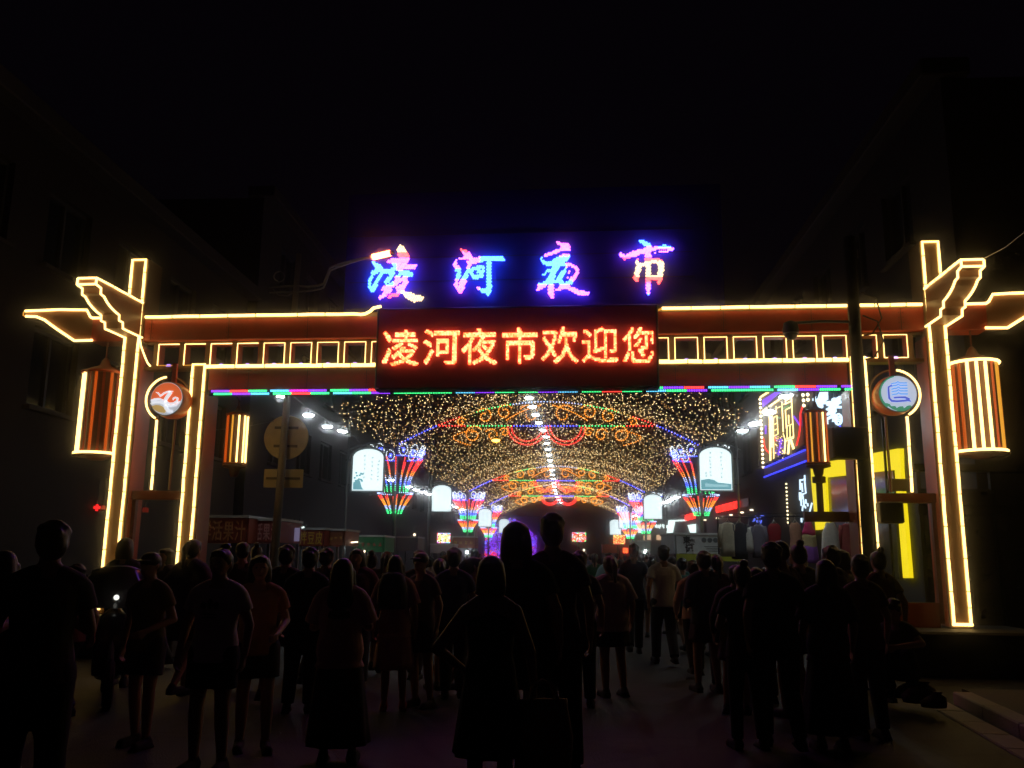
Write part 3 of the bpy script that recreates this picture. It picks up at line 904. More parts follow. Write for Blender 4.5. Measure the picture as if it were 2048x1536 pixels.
for yy in (520, 575, 640, 700, 768):
    ribbon(bl, [(500, yy + 22, 22), (560, yy + 4, 24), (620, yy, 26), (660, yy - 30, 26), (700, yy, 26), (780, yy, 26), (868, yy, 26)], fr_, -.019)
bl.build('blue_lines', EM('skyblue', (.10, .33, .80), 1.0), e)
bb = MB()
ribbon(bb, [(520, 570, 30), (440, 610, 40), (435, 720, 42), (440, 860, 46), (490, 920, 46), (600, 930, 40), (760, 920, 40), (860, 905, 50), (925, 935, 16)], fr_, -.019)
ribbon(bb, [(540, 850, 34), (680, 842, 36), (800, 845, 44), (890, 900, 60)], fr_, -.0235)
bb.build('blue_outline', EM('deepblue', (.06, .10, .55), 1.0), e)

# ------------------------------------------------------------------ camera pole in front of the right inner pillar
pole = empty('camera_pole', G(4.985, .38, 0), -GYAW)
tag(pole, 'dark steel pole with control box and dome camera before the right inner pillar', 'pole')
t = MB(); t.tube([(0, 0, 0), (0, 0, 6.22)], .105, 12, r2=.085); t.build('shaft', DARKM, pole, True)
t = MB(); t.box((-.235, -.16, 3.115), (.50, .26, .44), bev=.02); t.build('control_box', mat('box_paint', (.10, .075, .06), .6), pole)
t = MB(); t.box((.30, -.02, 2.16), (.32, .22, .30), bev=.02); t.build('junction_box', DARKM, pole)
t = MB(); t.tube([(0, 0, 4.92), (-.5, -.02, 4.93), (-.92, -.02, 4.91)], .022, 8); t.build('arm', DARKM, pole)
t = MB(); t.lathe([(.04, 0), (.10, -.03), (.12, -.14), (.105, -.20), (.06, -.27), (.01, -.29)], (-.92, -.02, 4.94), 16); dm = t.build('dome_camera', BLACK, pole, True)
t = MB(); t.tube([(-.92 + .11 * math.cos(a), -.02 + .11 * math.sin(a), 4.75) for a in [2 * math.pi * i / 20 for i in range(20)]], .008, 6, closed=True); t.build('ring', GREYM, dm)
for sgn, dz in ((1, 0), (-1, .35)):
    t = MB(); t.tube([(.10, -.06, 5.35 - dz), (.30, -.08, 5.25 - dz), (.36, -.08, 4.95 - dz), (.22, -.06, 4.72 - dz), (.10, -.04, 4.70 - dz)], .012, 6); t.build('cable_loop', BLACK, pole)
t = MB(); t.box((.10, -.03, 5.95), (.012, .02, .14)); t.build('bracket_plate', GREYM, pole)

# ------------------------------------------------------------------ street lamp and road signs behind the gate, left
base = at(546, 1100, 15.6); base.z = 0
ptop = at(598, 508, 15.6)
sl = empty('street_lamp', base)
tag(sl, 'tall street lamp with curled double arm and glowing orange lamp head above the gate', 'street lamp')
P = lambda p: Vector(p) - base
t = MB(); t.tube([(0, 0, 0), P(ptop) * .5, P(ptop)], .085, 12, r2=.05); t.build('post', mat('pole_white', (.42, .40, .38), .5), sl, True)
elb = P(at(594, 572, 15.6))
tip = P(at(742, 514, 12.6))
for dz, r_ in ((0, .022), (-.11, .018)):
    t = MB()
    pts = [P(at(540, 574, 16.0)) + Vector((0, 0, dz))]
    for i in range(13):
        f = i / 12
        q = elb.lerp(tip, f) + Vector((0, 0, dz * (1 - f) + .16 * math.sin(math.pi * f) * (-1 if f < .5 else .6)))
        pts.append(q)
    t.tube(pts, r_, 8); t.build('arm', GREYM, sl, True)
t = MB()
cc = P(at(558, 553, 15.9))
t.tube([cc + Vector((.11 * math.cos(a) * (1 - i * .012), 0, .11 * math.sin(a) * (1 - i * .012))) for i, a in enumerate([R(-90 + 22 * i) for i in range(17)])] , .012, 6)
t.build('curl', GREYM, sl)
t = MB()
t.tube([P(at(546, 578, 15.9)), P(at(556, 590, 15.8)), P(at(575, 592, 15.7)), P(at(598, 578, 15.6))], .012, 6); t.build('curl', GREYM, sl)
hd = MB()
hp = P(at(764, 510, 12.55))
dr = (P(at(785, 505, 12.5)) - P(at(742, 515, 12.6))).normalized()
hd.tube([hp - dr * .15, hp - dr * .08, hp + dr * .08, hp + dr * .14], .045, 12)
head = hd.build('lamp_head', emis('sodium_lamp', (1.0, .20, .06), 20.0), sl, True)
hs = MB(); hs.tube([hp + dr * .14, hp + dr * .20], .04, 10, r2=.03); hs.build('socket', DARKM, sl)
hs = MB(); hs.tube([tip, hp - dr * .2], .035, 10); hs.build('neck', GREYM, sl)

sg = at(573, 875, 15.74)
rs = empty('road_sign', (sg.x, sg.y, 0)); tag(rs, 'back of a round road sign clamped to the street lamp post', 'road sign')
t = MB(); t.lathe([(.39, 0), (.40, .008), (.40, .016), (.385, .024)], n=36); t.v = [(x, -z, y + sg.z) for x, y, z in t.v]; t.build('plate', mat('sign_back', (.78, .68, .42), .5), rs)  # yellow lamplight put into the plate's base colour
for dz in (.17, -.16):
    t = MB(); t.box((0, -.035, sg.z + dz), (.42, .03, .045)); t.build('clamp_bar', mat('sign_back_dark', (.20, .17, .12), .5), rs)
sg = at(567, 957, 15.76)
rs = empty('road_sign', (sg.x, sg.y, 0)); tag(rs, 'back of a rectangular road sign plate under the round one', 'road sign')
t = MB(); t.box((0, 0, sg.z), (.70, .02, .33), bev=.008); t.build('plate', MATS['sign_back'], rs)
t = MB(); t.box((0, -.03, sg.z), (.60, .03, .04)); t.build('clamp_bar', MATS['sign_back_dark'], rs)

# ================================================================== THE LIT STREET
# ------------------------------------------------------------------ light arches
ARC_C, ARC_H, Z0, Z1 = -.74, 4.82, 5.0, 6.42
def arch_z(x): return Z0 + (Z1 - Z0) * (1 - abs(x / ARC_H) ** 1.9)
def dots(mb, pts, r, col, step):
    """LEDs along a polyline; col is a name or fn(point, fraction)"""
    acc = 0.0
    tot = sum((Vector(b) - Vector(a)).length for a, b in zip(pts[:-1], pts[1:])) or 1
    run = 0
    for a, b in zip(pts[:-1], pts[1:]):
        a = Vector(a); b = Vector(b); l = (b - a).length
        while acc <= l:
            p = a.lerp(b, acc / l if l else 0)
            c = col if isinstance(col, str) else col(p, (run + acc) / tot)
            if c: mb.ball(p, r, LEDI[c])
            acc += step
        acc -= l; run += l
def spiral(cx, cz, r0, turns, sgn, start=0, n=26, y=0.0):
    return [Vector((cx + sgn * r0 * (1 - .75 * i / n) * math.cos(start + 2 * math.pi * turns * i / n), y, cz + r0 * (1 - .75 * i / n) * math.sin(start + 2 * math.pi * turns * i / n))) for i in range(n + 1)]

def arch_mesh(dr):
    """led rope and frame meshes of one arch, local x across the street"""
    mb = MB(); fr = MB()
    xs = [-ARC_H + 2 * ARC_H * i / 40 for i in range(41)]
    arc = [Vector((x, 0, arch_z(x))) for x in xs]
    fr.tube([a + Vector((0, .06, 0)) for a in arc], .035, 5)
    def ac(p, f):
        a = abs(p.x)
        return 'blue' if a > 3.5 else 'red' if a > 2.75 else 'amber' if a > 2.3 else 'green' if a > 1.15 else 'paleblue'
    dots(mb, [a + Vector((0, -.02, 0)) for a in arc], dr, ac, .10)
    cz = 5.63
    ch_ = [Vector((-3.44, 0, cz)), Vector((3.44, 0, cz))]
    fr.tube([a + Vector((0, .06, 0)) for a in ch_], .03, 5)
    cc_ = lambda p, f: 'blue' if abs(p.x) < 1.05 else 'green' if abs(p.x) < 2.55 else 'red'
    dots(mb, [a + Vector((0, -.02, 0)) for a in ch_], dr, cc_, .10)
    for s in (-1, 1):
        for rr_, rp in ((.50, 0), (.62, 0)):
            dots(mb, [Vector((s * .62 + rr_ * math.cos(t), -.02, cz - .02 + rr_ * math.sin(t) * .95)) for t in [math.pi + math.pi * i / 20 for i in range(21)]], dr, 'red', .075)
        # scrolls above and below the chord
        for (cx, cz_, r0, tn, sg_) in ((.55, 6.0, .34, .95, s), (1.35, 6.08, .26, 1.35, -s), (2.0, 5.95, .27, 1.3, s), (2.75, 5.75, .16, 1.1, -s), (1.75, 5.33, .22, 1.2, s), (2.35, 5.35, .30, 1.35, -s), (1.35, 5.42, .16, 1.1, s)):
            dots(mb, spiral(s * cx, cz_, r0, tn, sg_, start=.6, y=-.02), dr * .92, 'orange', .07)
        dots(mb, [Vector((s * (.2 + 1.1 * i / 12), -.02, 6.30 - .02 * i - .25 * (i / 12) ** 2)) for i in range(13)], dr * .9, 'orange', .07)
        dots(mb, [Vector((s * (2.4 + .6 * math.sin(i / 12 * 3.1)), -.02, 5.5 - .5 * i / 12)) for i in range(13)], dr * .85, 'orange', .08)
    return mb.mesh('led_rope', LEDM), fr.mesh('arch_frame', DARKM)
ARCH_D = (28.0, 48.5, 61.0)
po = MB(); po.tube([(0, 0, 0), (0, 0, 5.02)], .075, 10, r2=.055); pome = po.mesh('post', GREYM, True)
for k, d in enumerate(ARCH_D):
    lm, fm = arch_mesh((.026, .034, .040)[k])
    e = empty('light_arch', SP(ARC_C, d), SYAW)
    tag(e, ('nearest LED arch over the street with blue feet and orange scrolls', 'second LED arch over the street, midway down the light canopy', 'farthest LED arch over the street with large orange scrolls')[k], 'light arch', 'LED arches spanning the street')
    tag(put('led_rope', lm, e), kind='stuff')
    put('arch_frame', fm, e)
    for s in (-1, 1): put('post', pome, e, (s * ARC_H, 0, 0))

# ------------------------------------------------------------------ net of fairy lights over the street
net = empty('fairy_light_net', SP(ARC_C, 21), SYAW)
tag(net, 'vaulted canopy net of thousands of small warm fairy lights over the street', 'light net')
bu = MB(); wi = MB()
SUP = (17.5,) + ARCH_D + (73.0, 86.0)
def net_z(x, d):
    for a, b in zip(SUP[:-1], SUP[1:]):
        if d <= b:
            f = max(0, (d - a) / (b - a)); break
    sag = .34 * math.sin(math.pi * f) ** 2
    e_ = abs(x / ARC_H)
    return arch_z(x) - .06 - sag * (.55 + .45 * (1 - e_)) + .04 * math.sin(d * 1.3 + x)
WARM = [emis('fairy_bulb', (1.0, .66, .26), 4.0, sample=False), emis('fairy_bulb_dim', (1.0, .46, .12), 2.0, sample=False), emis('fairy_bulb_pale', (1.0, .74, .40), 4.6, sample=False)]
d = 20.4; row = 0
while d < 74:
    x = -ARC_H - .05 + random.uniform(0, .2)
    while x < ARC_H + .05:
        xx = x + random.uniform(-.05, .05); dd = d + random.uniform(-.5, .5)
        if random.random() > .05:
            h = random.random()
            bu.ball((xx, dd - 21, net_z(xx, dd) + random.uniform(-.035, .035)), .0112 * (1 + max(0, d - 26) / 60), 0 if h < .5 else 1 if h < .75 else 2)
        x += random.uniform(.11, .21) * (1 + max(0, d - 34) / 60)
    if row % 2 == 0:
        pts = [Vector((-ARC_H + 2 * ARC_H * i / 14, d - 21, net_z(-ARC_H + 2 * ARC_H * i / 14, d))) for i in range(15)]
        wi.tube(pts, .004, 3)
    d += .205 * (1 + (d - 20) / 75); row += 1
tag(bu.build('fairy_bulb', WARM, net), kind='stuff')
tag(wi.build('net_wire', BLACK, net), kind='stuff')

# ------------------------------------------------------------------ pendant lamps on cables
pw = emis('pendant_white', (.88, 1.0, 1.0), 24.0)
pd = MB(); pd.lathe([(.02, -.05), (.10, -.045), (.135, -.025), (.135, -.012)], n=14); pdm = pd.mesh('diffuser', pw, True)
ps = MB(); ps.lathe([(.14, -.010), (.11, .02), (.04, .05), (.03, .10), (.012, .12)], n=14); psm = ps.mesh('shade', GREYM, True)
ORD = ('first second third fourth fifth sixth seventh eighth ninth tenth eleventh twelfth thirteenth fourteenth fifteenth sixteenth seventeenth eighteenth nineteenth twentieth '
       'twenty-first twenty-second twenty-third twenty-fourth twenty-fifth twenty-sixth twenty-seventh twenty-eighth twenty-ninth thirtieth thirty-first thirty-second').split()
pw2 = emis('pendant_white_side', (.88, .98, 1.0), 60.0)
pdm2 = pd.mesh('diffuser', pw2, True)
def pendant(p, label, group, sc=1.0):
    e = empty('pendant_lamp', p, random.uniform(0, 6)); e.scale = (sc, sc, sc)
    e.rotation_euler = (random.uniform(-.12, .12), random.uniform(-.12, .12), 0)
    tag(e, label, 'lamp', group)
    put('diffuser', pdm if 'middle' in label else pdm2, e); put('shade', psm, e)
    return e
path = [(785, 1055), (800, 1060), (830, 1072), (850, 1080), (870, 1092), (888, 1094), (915, 1099), (940, 1104), (960, 1107), (980, 1110), (992, 1114), (1003, 1121), (1010, 1124), (1015, 1118), (1020, 1111)]
def px_at(y):
    for (a, b), (c, d_) in zip(path[:-1], path[1:]):
        if a <= y <= c: return b + (d_ - b) * (y - a) / (c - a)
    return path[-1][1]
cab = []
dd = 19.6
while dd < 66:
    y = 1106 - (5.35 - 1.5) * 1763 / dd
    y = 1106 - 3.6 * 1763 / dd
    if y < 783: dd += .8; continue
    if y > 1021: break
    p = at(px_at(y), y, dd)
    cab.append(p + Vector((0, 0, .13)))
    pendant(p, '%s white disc pendant lamp from the gate in the middle string' % ORD[len(cab) - 1], 'pendant lamps strung down the middle of the canopy', .72)
    dd += 1.2 * (1 + (dd - 20) / 22)
t = MB(); t.tube(cab, .010, 4); tag(t.build('lamp_cable', BLACK), 'black cable carrying the middle string of pendant lamps', 'cable')
for lab, grp, pts in (('white pendant lamp above the left stalls', 'pendant lamps above the left stalls', [(565, 790, 16.8), (617, 829, 19.1), (655, 852, 20.9), (685, 861, 21.8), (783, 959, 36), (818, 973, 39.5), (833, 979, 41.3), (845, 983, 42.7), (857, 987, 44), (900, 1009, 55), (912, 1013, 58), (924, 1018, 62)]),
                      ('white pendant lamp above the right shops', 'pendant lamps above the right shop fronts', [(1572, 790, 14.9), (1538, 823, 16.6), (1509, 846, 18.3), (1485, 860, 19.6), (1354, 993, 44), (1347, 996, 45.6), (1339, 1000, 47.5), (1331, 1004, 49), (1272, 1030, 66), (1262, 1032, 70)])):
    ps_ = []
    for (x, y, d) in pts:
        p = at(x, y, d); ps_.append(p + Vector((0, 0, .13)))
        pendant(p, '%s %s, counted from the gate' % (ORD[len(ps_) - 1], lab), grp, .85 + max(0, d - 25) / 90)
    t = MB(); t.tube(ps_, .010, 4); tag(t.build('lamp_cable', BLACK), 'black cable carrying the lamps ' + ('above the left stalls' if 'left' in lab else 'above the right shops'), 'cable')

# ------------------------------------------------------------------ fan lamps (peacock-tail LED figures) on the arch posts
def fan_meshes(dr):
    mb = MB(); fr = MB()
    for side in (0, math.pi):
        for i in range(9):
            a = side + R(-80 + 160 * i / 8)
            ln = []
            for j in range(13):
                f = j / 12
                r_ = .40 + .12 * f + .34 * f ** 2.0
                ln.append(Vector((r_ * math.cos(a), r_ * math.sin(a), .70 + 1.02 * f)))
            fr.tube(ln, .008, 4, 0)
            dots(mb, ln, dr, lambda p, f: 'green' if f < .14 else 'cyan' if f < .20 else 'blue' if f < .30 else 'paleblue' if f < .42 else 'orange' if f < .60 else 'red', .058)
            if i < 6:
                am = side + R(-78 + 156 * (i + .5) / 6)
                cx, cy, cz = .86 * math.cos(am), .86 * math.sin(am), 1.94
                ring = [Vector((cx - math.sin(am) * .14 * math.cos(t) + math.cos(am) * .05 * math.sin(t), cy + math.cos(am) * .14 * math.cos(t) + math.sin(am) * .06 * math.sin(t), cz + .18 * math.sin(t))) for t in [2 * math.pi * k / 16 for k in range(17)]]
                fr.tube(ring, .007, 4)
                dots(mb, ring, dr, 'white', .062)
                mb.ball((cx, cy, cz - .02), dr * 2.0, LEDI['paleblue'])
                for k in range(16): mb.ball((cx + random.uniform(-.05, .05), cy + random.uniform(-.05, .05), cz + random.uniform(-.08, .06)), dr * .8, LEDI['blue'])
        rim = [Vector((.83 * math.cos(a), .83 * math.sin(a), 1.75)) for a in [side + R(-78 + 156 * k / 16) for k in range(17)]]
        dots(mb, rim, dr, 'blue', .06)
        rim = [Vector((.56 * math.cos(a), .56 * math.sin(a), .62)) for a in [side + R(-66 + 132 * k / 16) for k in range(17)]]
        dots(mb, rim, dr, 'paleblue', .07)
        for i in range(6):
            a = side + R(-72 + 144 * i / 5)
            ln = [Vector(((.22 + .33 * f ** 1.3) * math.cos(a), (.22 + .33 * f ** 1.3) * math.sin(a), .58 * f)) for f in [j / 8 for j in range(9)]]
            fr.tube(ln, .008, 4)
            dots(mb, ln, dr, lambda p, f: 'green' if f < .2 else 'paleblue' if f < .42 else 'orange' if f < .72 else 'red', .048)
    hb = MB(); hb.lathe([(.09, 0), (.14, .02), (.14, .05), (.09, .07)], n=14)
    return mb.mesh('led_figure', LEDM), fr.mesh('wire_frame', DARKM), hb.mesh('collar', GREYM)
fanm = [fan_meshes(.020), fan_meshes(.027), fan_meshes(.033)]
k = 0
for i, d in enumerate(ARCH_D):
    for s in (-1, 1):
        lm, fm, cm = fanm[i]
        e = empty('fan_lamp', SP(ARC_C + s * ARC_H, d - .02, 2.83), SYAW)
        tag(e, 'peacock tail LED fan lamp on the %s post of the %s arch' % ('left' if s < 0 else 'right', ('nearest', 'second', 'farthest')[i]), 'lamp', 'LED fan lamps on the arch posts')
        tag(put('led_figure', lm, e), kind='stuff'); put('wire_frame', fm, e); put('collar', cm, e)

# ------------------------------------------------------------------ arched light boxes on posts, with brush writing
BOXW, BOXH = .93, 1.25
def box_outline(w_, h_, n=12):
    z1 = h_ * .80
    pts = [(-w_ / 2, 0), (w_ / 2, 0), (w_ / 2, z1)]
    for i in range(1, n):
        a = math.pi * i / n
        pts.append((w_ / 2 * math.cos(a), z1 + (h_ - z1) * math.sin(a)))
    pts.append((-w_ / 2, z1))
    return pts
bp = MB(); bp.prism(box_outline(BOXW - .07, BOXH - .08), lambda a, b, t: (a, t, b + .035), -.075, -.06)
boxface = bp.mesh('light_panel', emis('lightbox_glow', (.80, .98, 1.0), 1.2, base=(.7, .8, .82)))
bf = MB(); bf.prism(box_outline(BOXW, BOXH), lambda a, b, t: (a, t, b), -.058, .07); boxframe = bf.mesh('box_frame', mat('box_frame_grey', (.24, .26, .27), .45, .4))
br_ = MB()
ol = box_outline(BOXW, BOXH); br_.tube([(a, -.068, b) for a, b in ol], .022, 6, closed=True); boxrim = br_.mesh('box_rim', GREYM)
INK = emis('brush_ink', (.20, .32, .34), .9, base=(.1, .15, .16))
PAINT = emis('ink_wash_teal', (.13, .36, .42), 1.0, base=(.12, .30, .34))
def ink_marks(mb, cols, seed):
    rnd = random.Random(seed)
    for (x, z0, n, st_) in cols:
        for i in range(n):
            z = z0 - i * st_
            for k in range(4):
                a = rnd.uniform(-.03, .03); b_ = rnd.uniform(-.03, .03)
                if rnd.random() < .5: mb.box((x + a * .4, -.078, z + b_), (rnd.uniform(.035, .06), .004, .010))
                else: mb.box((x + a, -.0785, z + b_ * .4), (.010, .004, rnd.uniform(.03, .055)))
boxes_ = [(-1, 735, 895, 984, 24.9), (-1, 883, 968, 1024, 40.5), (-1, 970, 1018, 1054, 60), (-1, 1008, 1036, 1066, 78),
          (1, 1432, 889, 983, 24.3), (1, 1306, 987, 1039, 43.5), (1, 1251, 1021, 1057, 61), (1, 1231, 1036, 1070, 71)]
names = ['nearest lit white sign box with dark plum branch painting left of the street', 'second lit white sign box along the left row', 'third lit white sign box along the left row', 'farthest lit white sign box along the left row',
         'nearest lit white sign box with teal landscape painting right of the street', 'second lit white sign box along the right row', 'third lit white sign box along the right row', 'farthest lit white sign box along the right row']
for i, (s, x, y0, y1, d) in enumerate(boxes_):
    p = at(x, y1, d)
    e = empty('sign_box', (p.x, p.y, 0), SYAW)
    tag(e, names[i], 'light box', 'lit sign boxes on posts along the street')
    pole_x = s * (BOXW / 2 + .13)
    t = MB(); t.tube([(pole_x, 0, 0), (pole_x, 0, p.z + 2.3)], .045, 8, r2=.03); t.build('post', GREYM, e, True)
    t = MB(); t.tube([(pole_x + s * .12, 0, p.z + BOXH - .12), (pole_x * .55, 0, p.z + BOXH + .06), (0, 0, p.z + BOXH + .13), (-pole_x * .55, 0, p.z + BOXH + .07), (-pole_x, 0, p.z + BOXH - .12)], .028, 6); t.build('arm', GREYM, e)
    for dz in (.2, .9):
        t = MB(); t.box((pole_x * .95, 0, p.z + dz), (.2, .03, .03)); t.build('clamp', DARKM, e)
    f = put('box_frame', boxframe, e, (0, 0, p.z)); put('box_rim', boxrim, f); pl = put('light_panel', boxface, f)
    wr = MB()
    if i == 0: ink_marks(wr, [(-.10, 1.02, 6, .125), (.12, .96, 6, .12), (.30, .86, 6, .105)], 3)
    elif i == 4: ink_marks(wr, [(-.14, 1.05, 7, .105), (.16, 1.05, 7, .11), (-.27, .50, 2, .07)], 5)
    else: ink_marks(wr, [(-.12, .95, 5, .13), (.14, .95, 4, .14)], 7 + i)
    tag(wr.build('brush_writing', INK, pl), kind='stuff')
    if i == 0:
        t = MB(); rnd = random.Random(4)
        t.prism([(-.40, .06), (-.10, .06), (-.16, .14), (-.20, .28), (-.24, .34), (-.30, .30), (-.40, .26)], lambda a, b, c: (a, c, b), -.079, -.076)
        for k in range(16):
            a, b_ = rnd.uniform(-.38, -.12), rnd.uniform(.28, .55)
            t.prism([(a + .035 * math.cos(q), b_ + .03 * math.sin(q)) for q in [2 * math.pi * j / 6 for j in range(6)]], lambda u_, v_, c: (u_, c, v_), -.0795 - k * .0002, -.0765)
        t.build('plum_painting', PAINT, pl)
    if i == 4:
        t = MB(); t.prism([(-.41, .05), (.41, .05), (.41, .20), (.25, .22), (.05, .24), (-.05, .31), (-.20, .34), (-.41, .31)], lambda a, b, c: (a, c, b), -.079, -.076)
        t.build('landscape_painting', PAINT, pl)
        t = MB(); t.prism([(-.30, .12), (.33, .12), (.33, .18), (-.05, .19), (-.30, .22)], lambda a, b, c: (a, c, b), -.083, -.0795)
        t.build('river_painting', emis('ink_wash_pale', (.32, .60, .66), 1.0), pl)
    if i in (0, 4):
        t = MB(); t.box((0, .0, p.z + BOXH + .05), (.14, .05, .05)); t.build('emblem_knob', GREYM, e)

# ------------------------------------------------------------------ far purple LED stage screen
p = at(1024, 1092, 84)
e = empty('led_stage', (at(1022, 1050, 84).x, 84, 0), SYAW); tag(e, 'purple and red LED display glowing at the far end of the street', 'screen')
t = MB(); t.box((0, .2, 3.0), (5.4, .3, 4.6)); t.build('stage_frame', BLACK, e)
mb = MB(); rnd = random.Random(9)
W_, H_ = 4.9, 4.2
for i in range(70):
    for j in range(60):
        x = (i + .5) / 70; z = (j + .5) / 60
        if z > .62 + .38 * math.sin(math.pi * min(1, x * 1.05)): continue
        v = math.sin(x * 9 + z * 4) + math.sin(z * 13 - x * 5) + rnd.uniform(-.9, .9)
        c = 'purple' if v < .5 else 'blue' if v < 1.0 else 'magenta' if v < 1.5 else 'red'
        if z < .38 and x > .55 and v > .1: c = 'red'
        if rnd.random() < .05: c = 'paleblue'
        if rnd.random() < .35: continue
        mb.box(((x - .5) * W_, .03, .9 + z * H_), (.05, .02, .05), LEDI[c])
tag(mb.build('led_cell', LEDM, e), kind='stuff')

# ------------------------------------------------------------------ shop signs on the right-hand facade
LATF = 6.95
def wallpt(px, py, off=.06):
    d, z = at_lat(px, py, LATF - off)
    return SP(LATF - off, d, z)
def sign_root(name, label, px, py, cat='sign', group=None):
    p = wallpt(px, py)
    e = empty(name, p); tag(e, label, cat, group)
    return e, p
def wall_tube(parent, org, pts, r, m, name, off=.06):
    q = [wallpt(x, y, off) - org for x, y in pts]
    t = MB(); t.tube(q, r, 6); return t.build(name, m, parent)
ZS = 7.877
zx = lambda X, Y: (1480 + X / ZS, 760 + Y / ZS)
NY = emis('billboard_yellow', (1.0, .72, .28), 3.2)
NPUR = emis('billboard_purple', (.20, .04, 1.0), 1.6)
NRED = emis('billboard_red', (1.0, .02, .02), 1.6)
NBLU = emis('billboard_blue', (.04, .05, 1.0), 2.2)
NBW = emis('billboard_white', (.62, .82, 1.0), 1.7)
NGRN = emis('billboard_green', (.02, .35, .12), .8)
e, org = sign_root('neon_billboard', 'tall neon billboard with yellow characters and purple corner on the right facade', *zx(600, 800))
bk = MB()
c4 = [wallpt(*zx(*q_), .03) - org for q_ in ((300, 180), (960, -240), (1010, 1140), (372, 1410))]
bk.add([tuple(v) for v in c4] + [tuple(v + SR * .02) for v in c4], [(0, 1, 2, 3), (7, 6, 5, 4), (0, 4, 5, 1), (1, 5, 6, 2), (2, 6, 7, 3), (3, 7, 4, 0)])
bk.build('backing', mat('billboard_black', (.025, .02, .03), .5), e)
yl = [([(470, 555), (478, 1270)], .055), ([(500, 560), (500, 1060)], .05), ([(522, 600), (532, 1255)], .03), ([(520, 600), (582, 560), (600, 850), (532, 885)], .022), ([(512, 540), (580, 498)], .022), ([(570, 412), (576, 520)], .028),
      ([(545, 700), (580, 680)], .02), ([(550, 790), (585, 770)], .02), ([(590, 440), (635, 420)], .02),
      ([(660, 350), (682, 820)], .032), ([(715, 290), (720, 385)], .026), ([(690, 385), (812, 330)], .026), ([(808, 270), (845, 905)], .026), ([(715, 330), (810, 272)], .024), ([(712, 475), (822, 415)], .024), ([(715, 480), (732, 765)], .028),
      ([(765, 550), (768, 690)], .03), ([(742, 725), (835, 690)], .02), ([(740, 720), (742, 935)], .02), ([(785, 705), (790, 905)], .022), ([(738, 925), (842, 890)], .022), ([(680, 845), (716, 955)], .026), ([(716, 940), (698, 1180)], .04), ([(775, 950), (758, 1165)], .055), ([(802, 945), (850, 1100)], .06), ([(722, 962), (842, 912)], .022)]
for pts, r_ in yl: wall_tube(e, org, [zx(*q_) for q_ in pts], r_ * .62, NY, 'neon_stroke', .09)
wall_tube(e, org, [zx(320, 270), zx(450, 188)], .03, NY, 'border_tube', .09)
wall_tube(e, org, [zx(330, 512), zx(640, 290)], .03, NY, 'border_tube', .09)
for pts in ([(352, 330), (352, 420), (600, 250), (620, 180)], ):
    pass
pm = MB()
c4 = [wallpt(*zx(*q_), .07) - org for q_ in ((352, 320), (560, 185), (635, 185), (355, 425))]
pm.add([tuple(v) for v in c4] + [tuple(v + SR * .02) for v in c4], [(0, 1, 2, 3), (7, 6, 5, 4), (0, 4, 5, 1), (1, 5, 6, 2), (2, 6, 7, 3), (3, 7, 4, 0)])
pm.build('purple_panel', NPUR, e)
for pts, m_ in (([(370, 920), (390, 1060), (425, 1120), (460, 1150)], NRED), ([(985, 420), (952, 520), (950, 720), (928, 880), (890, 1030)], NRED), ([(405, 720), (402, 850)], NPUR), ([(850, 572), (940, 712)], NPUR), ([(652, 930), (604, 1180)], NPUR), ([(605, 590), (630, 590)], NGRN), ([(690, 450), (775, 405)], NGRN), ([(550, 890), (560, 960)], NRED)):
    wall_tube(e, org, [zx(*q_) for q_ in pts], .028, m_, 'neon_curve', .09)
bm = MB(); bm.lathe([(.005, -.05), (.035, -.035), (.05, 0), (.035, .035), (.005, .05)], n=8); bme = bm.mesh('bulb', emis('billboard_bulb', (1.0, .80, .45), 4.0), True)
for i in range(17):
    put('bulb', bme, e, wallpt(*zx(315 + 50 * i / 16, 305 + 1065 * i / 16), .10) - org)
for q_ in ((992, 236), (1000, 320), (1006, 402), (1066, 230), (1070, 310)):
    put('bulb', bme, e, wallpt(*zx(*q_), .10) - org)
rnd = random.Random(2)
dt = MB()
for i in range(60):
    X = rnd.uniform(550, 680); Y = rnd.uniform(880, 1250)
    dt.ball(wallpt(*zx(X, Y), .08) - org, .02, rnd.choice((0, 1)))
tag(dt.build('led_dots', [NY, NPUR], e), kind='stuff')
for k, pts in enumerate(([(380, 1385), (1030, 1100)], [(380, 1530), (1040, 1275)])):
    if k == 0:
        e, org = sign_root('blue_led_fascia', 'deep blue LED lined fascia below the neon billboard', *zx(700, 1330))
        bk = MB(); c4 = [wallpt(*zx(*q_), .03) - org for q_ in ((378, 1370), (1045, 1080), (1050, 1290), (382, 1545))]
        bk.add([tuple(v) for v in c4] + [tuple(v + SR * .02) for v in c4], [(0, 1, 2, 3), (7, 6, 5, 4), (0, 4, 5, 1), (1, 5, 6, 2), (2, 6, 7, 3), (3, 7, 4, 0)])
        bk.build('fascia_board', mat('fascia_blue', (.03, .03, .12), .4), e)
    wall_tube(e, org, [zx(*q_) for q_ in pts], .025, NBLU, 'blue_tube', .10)

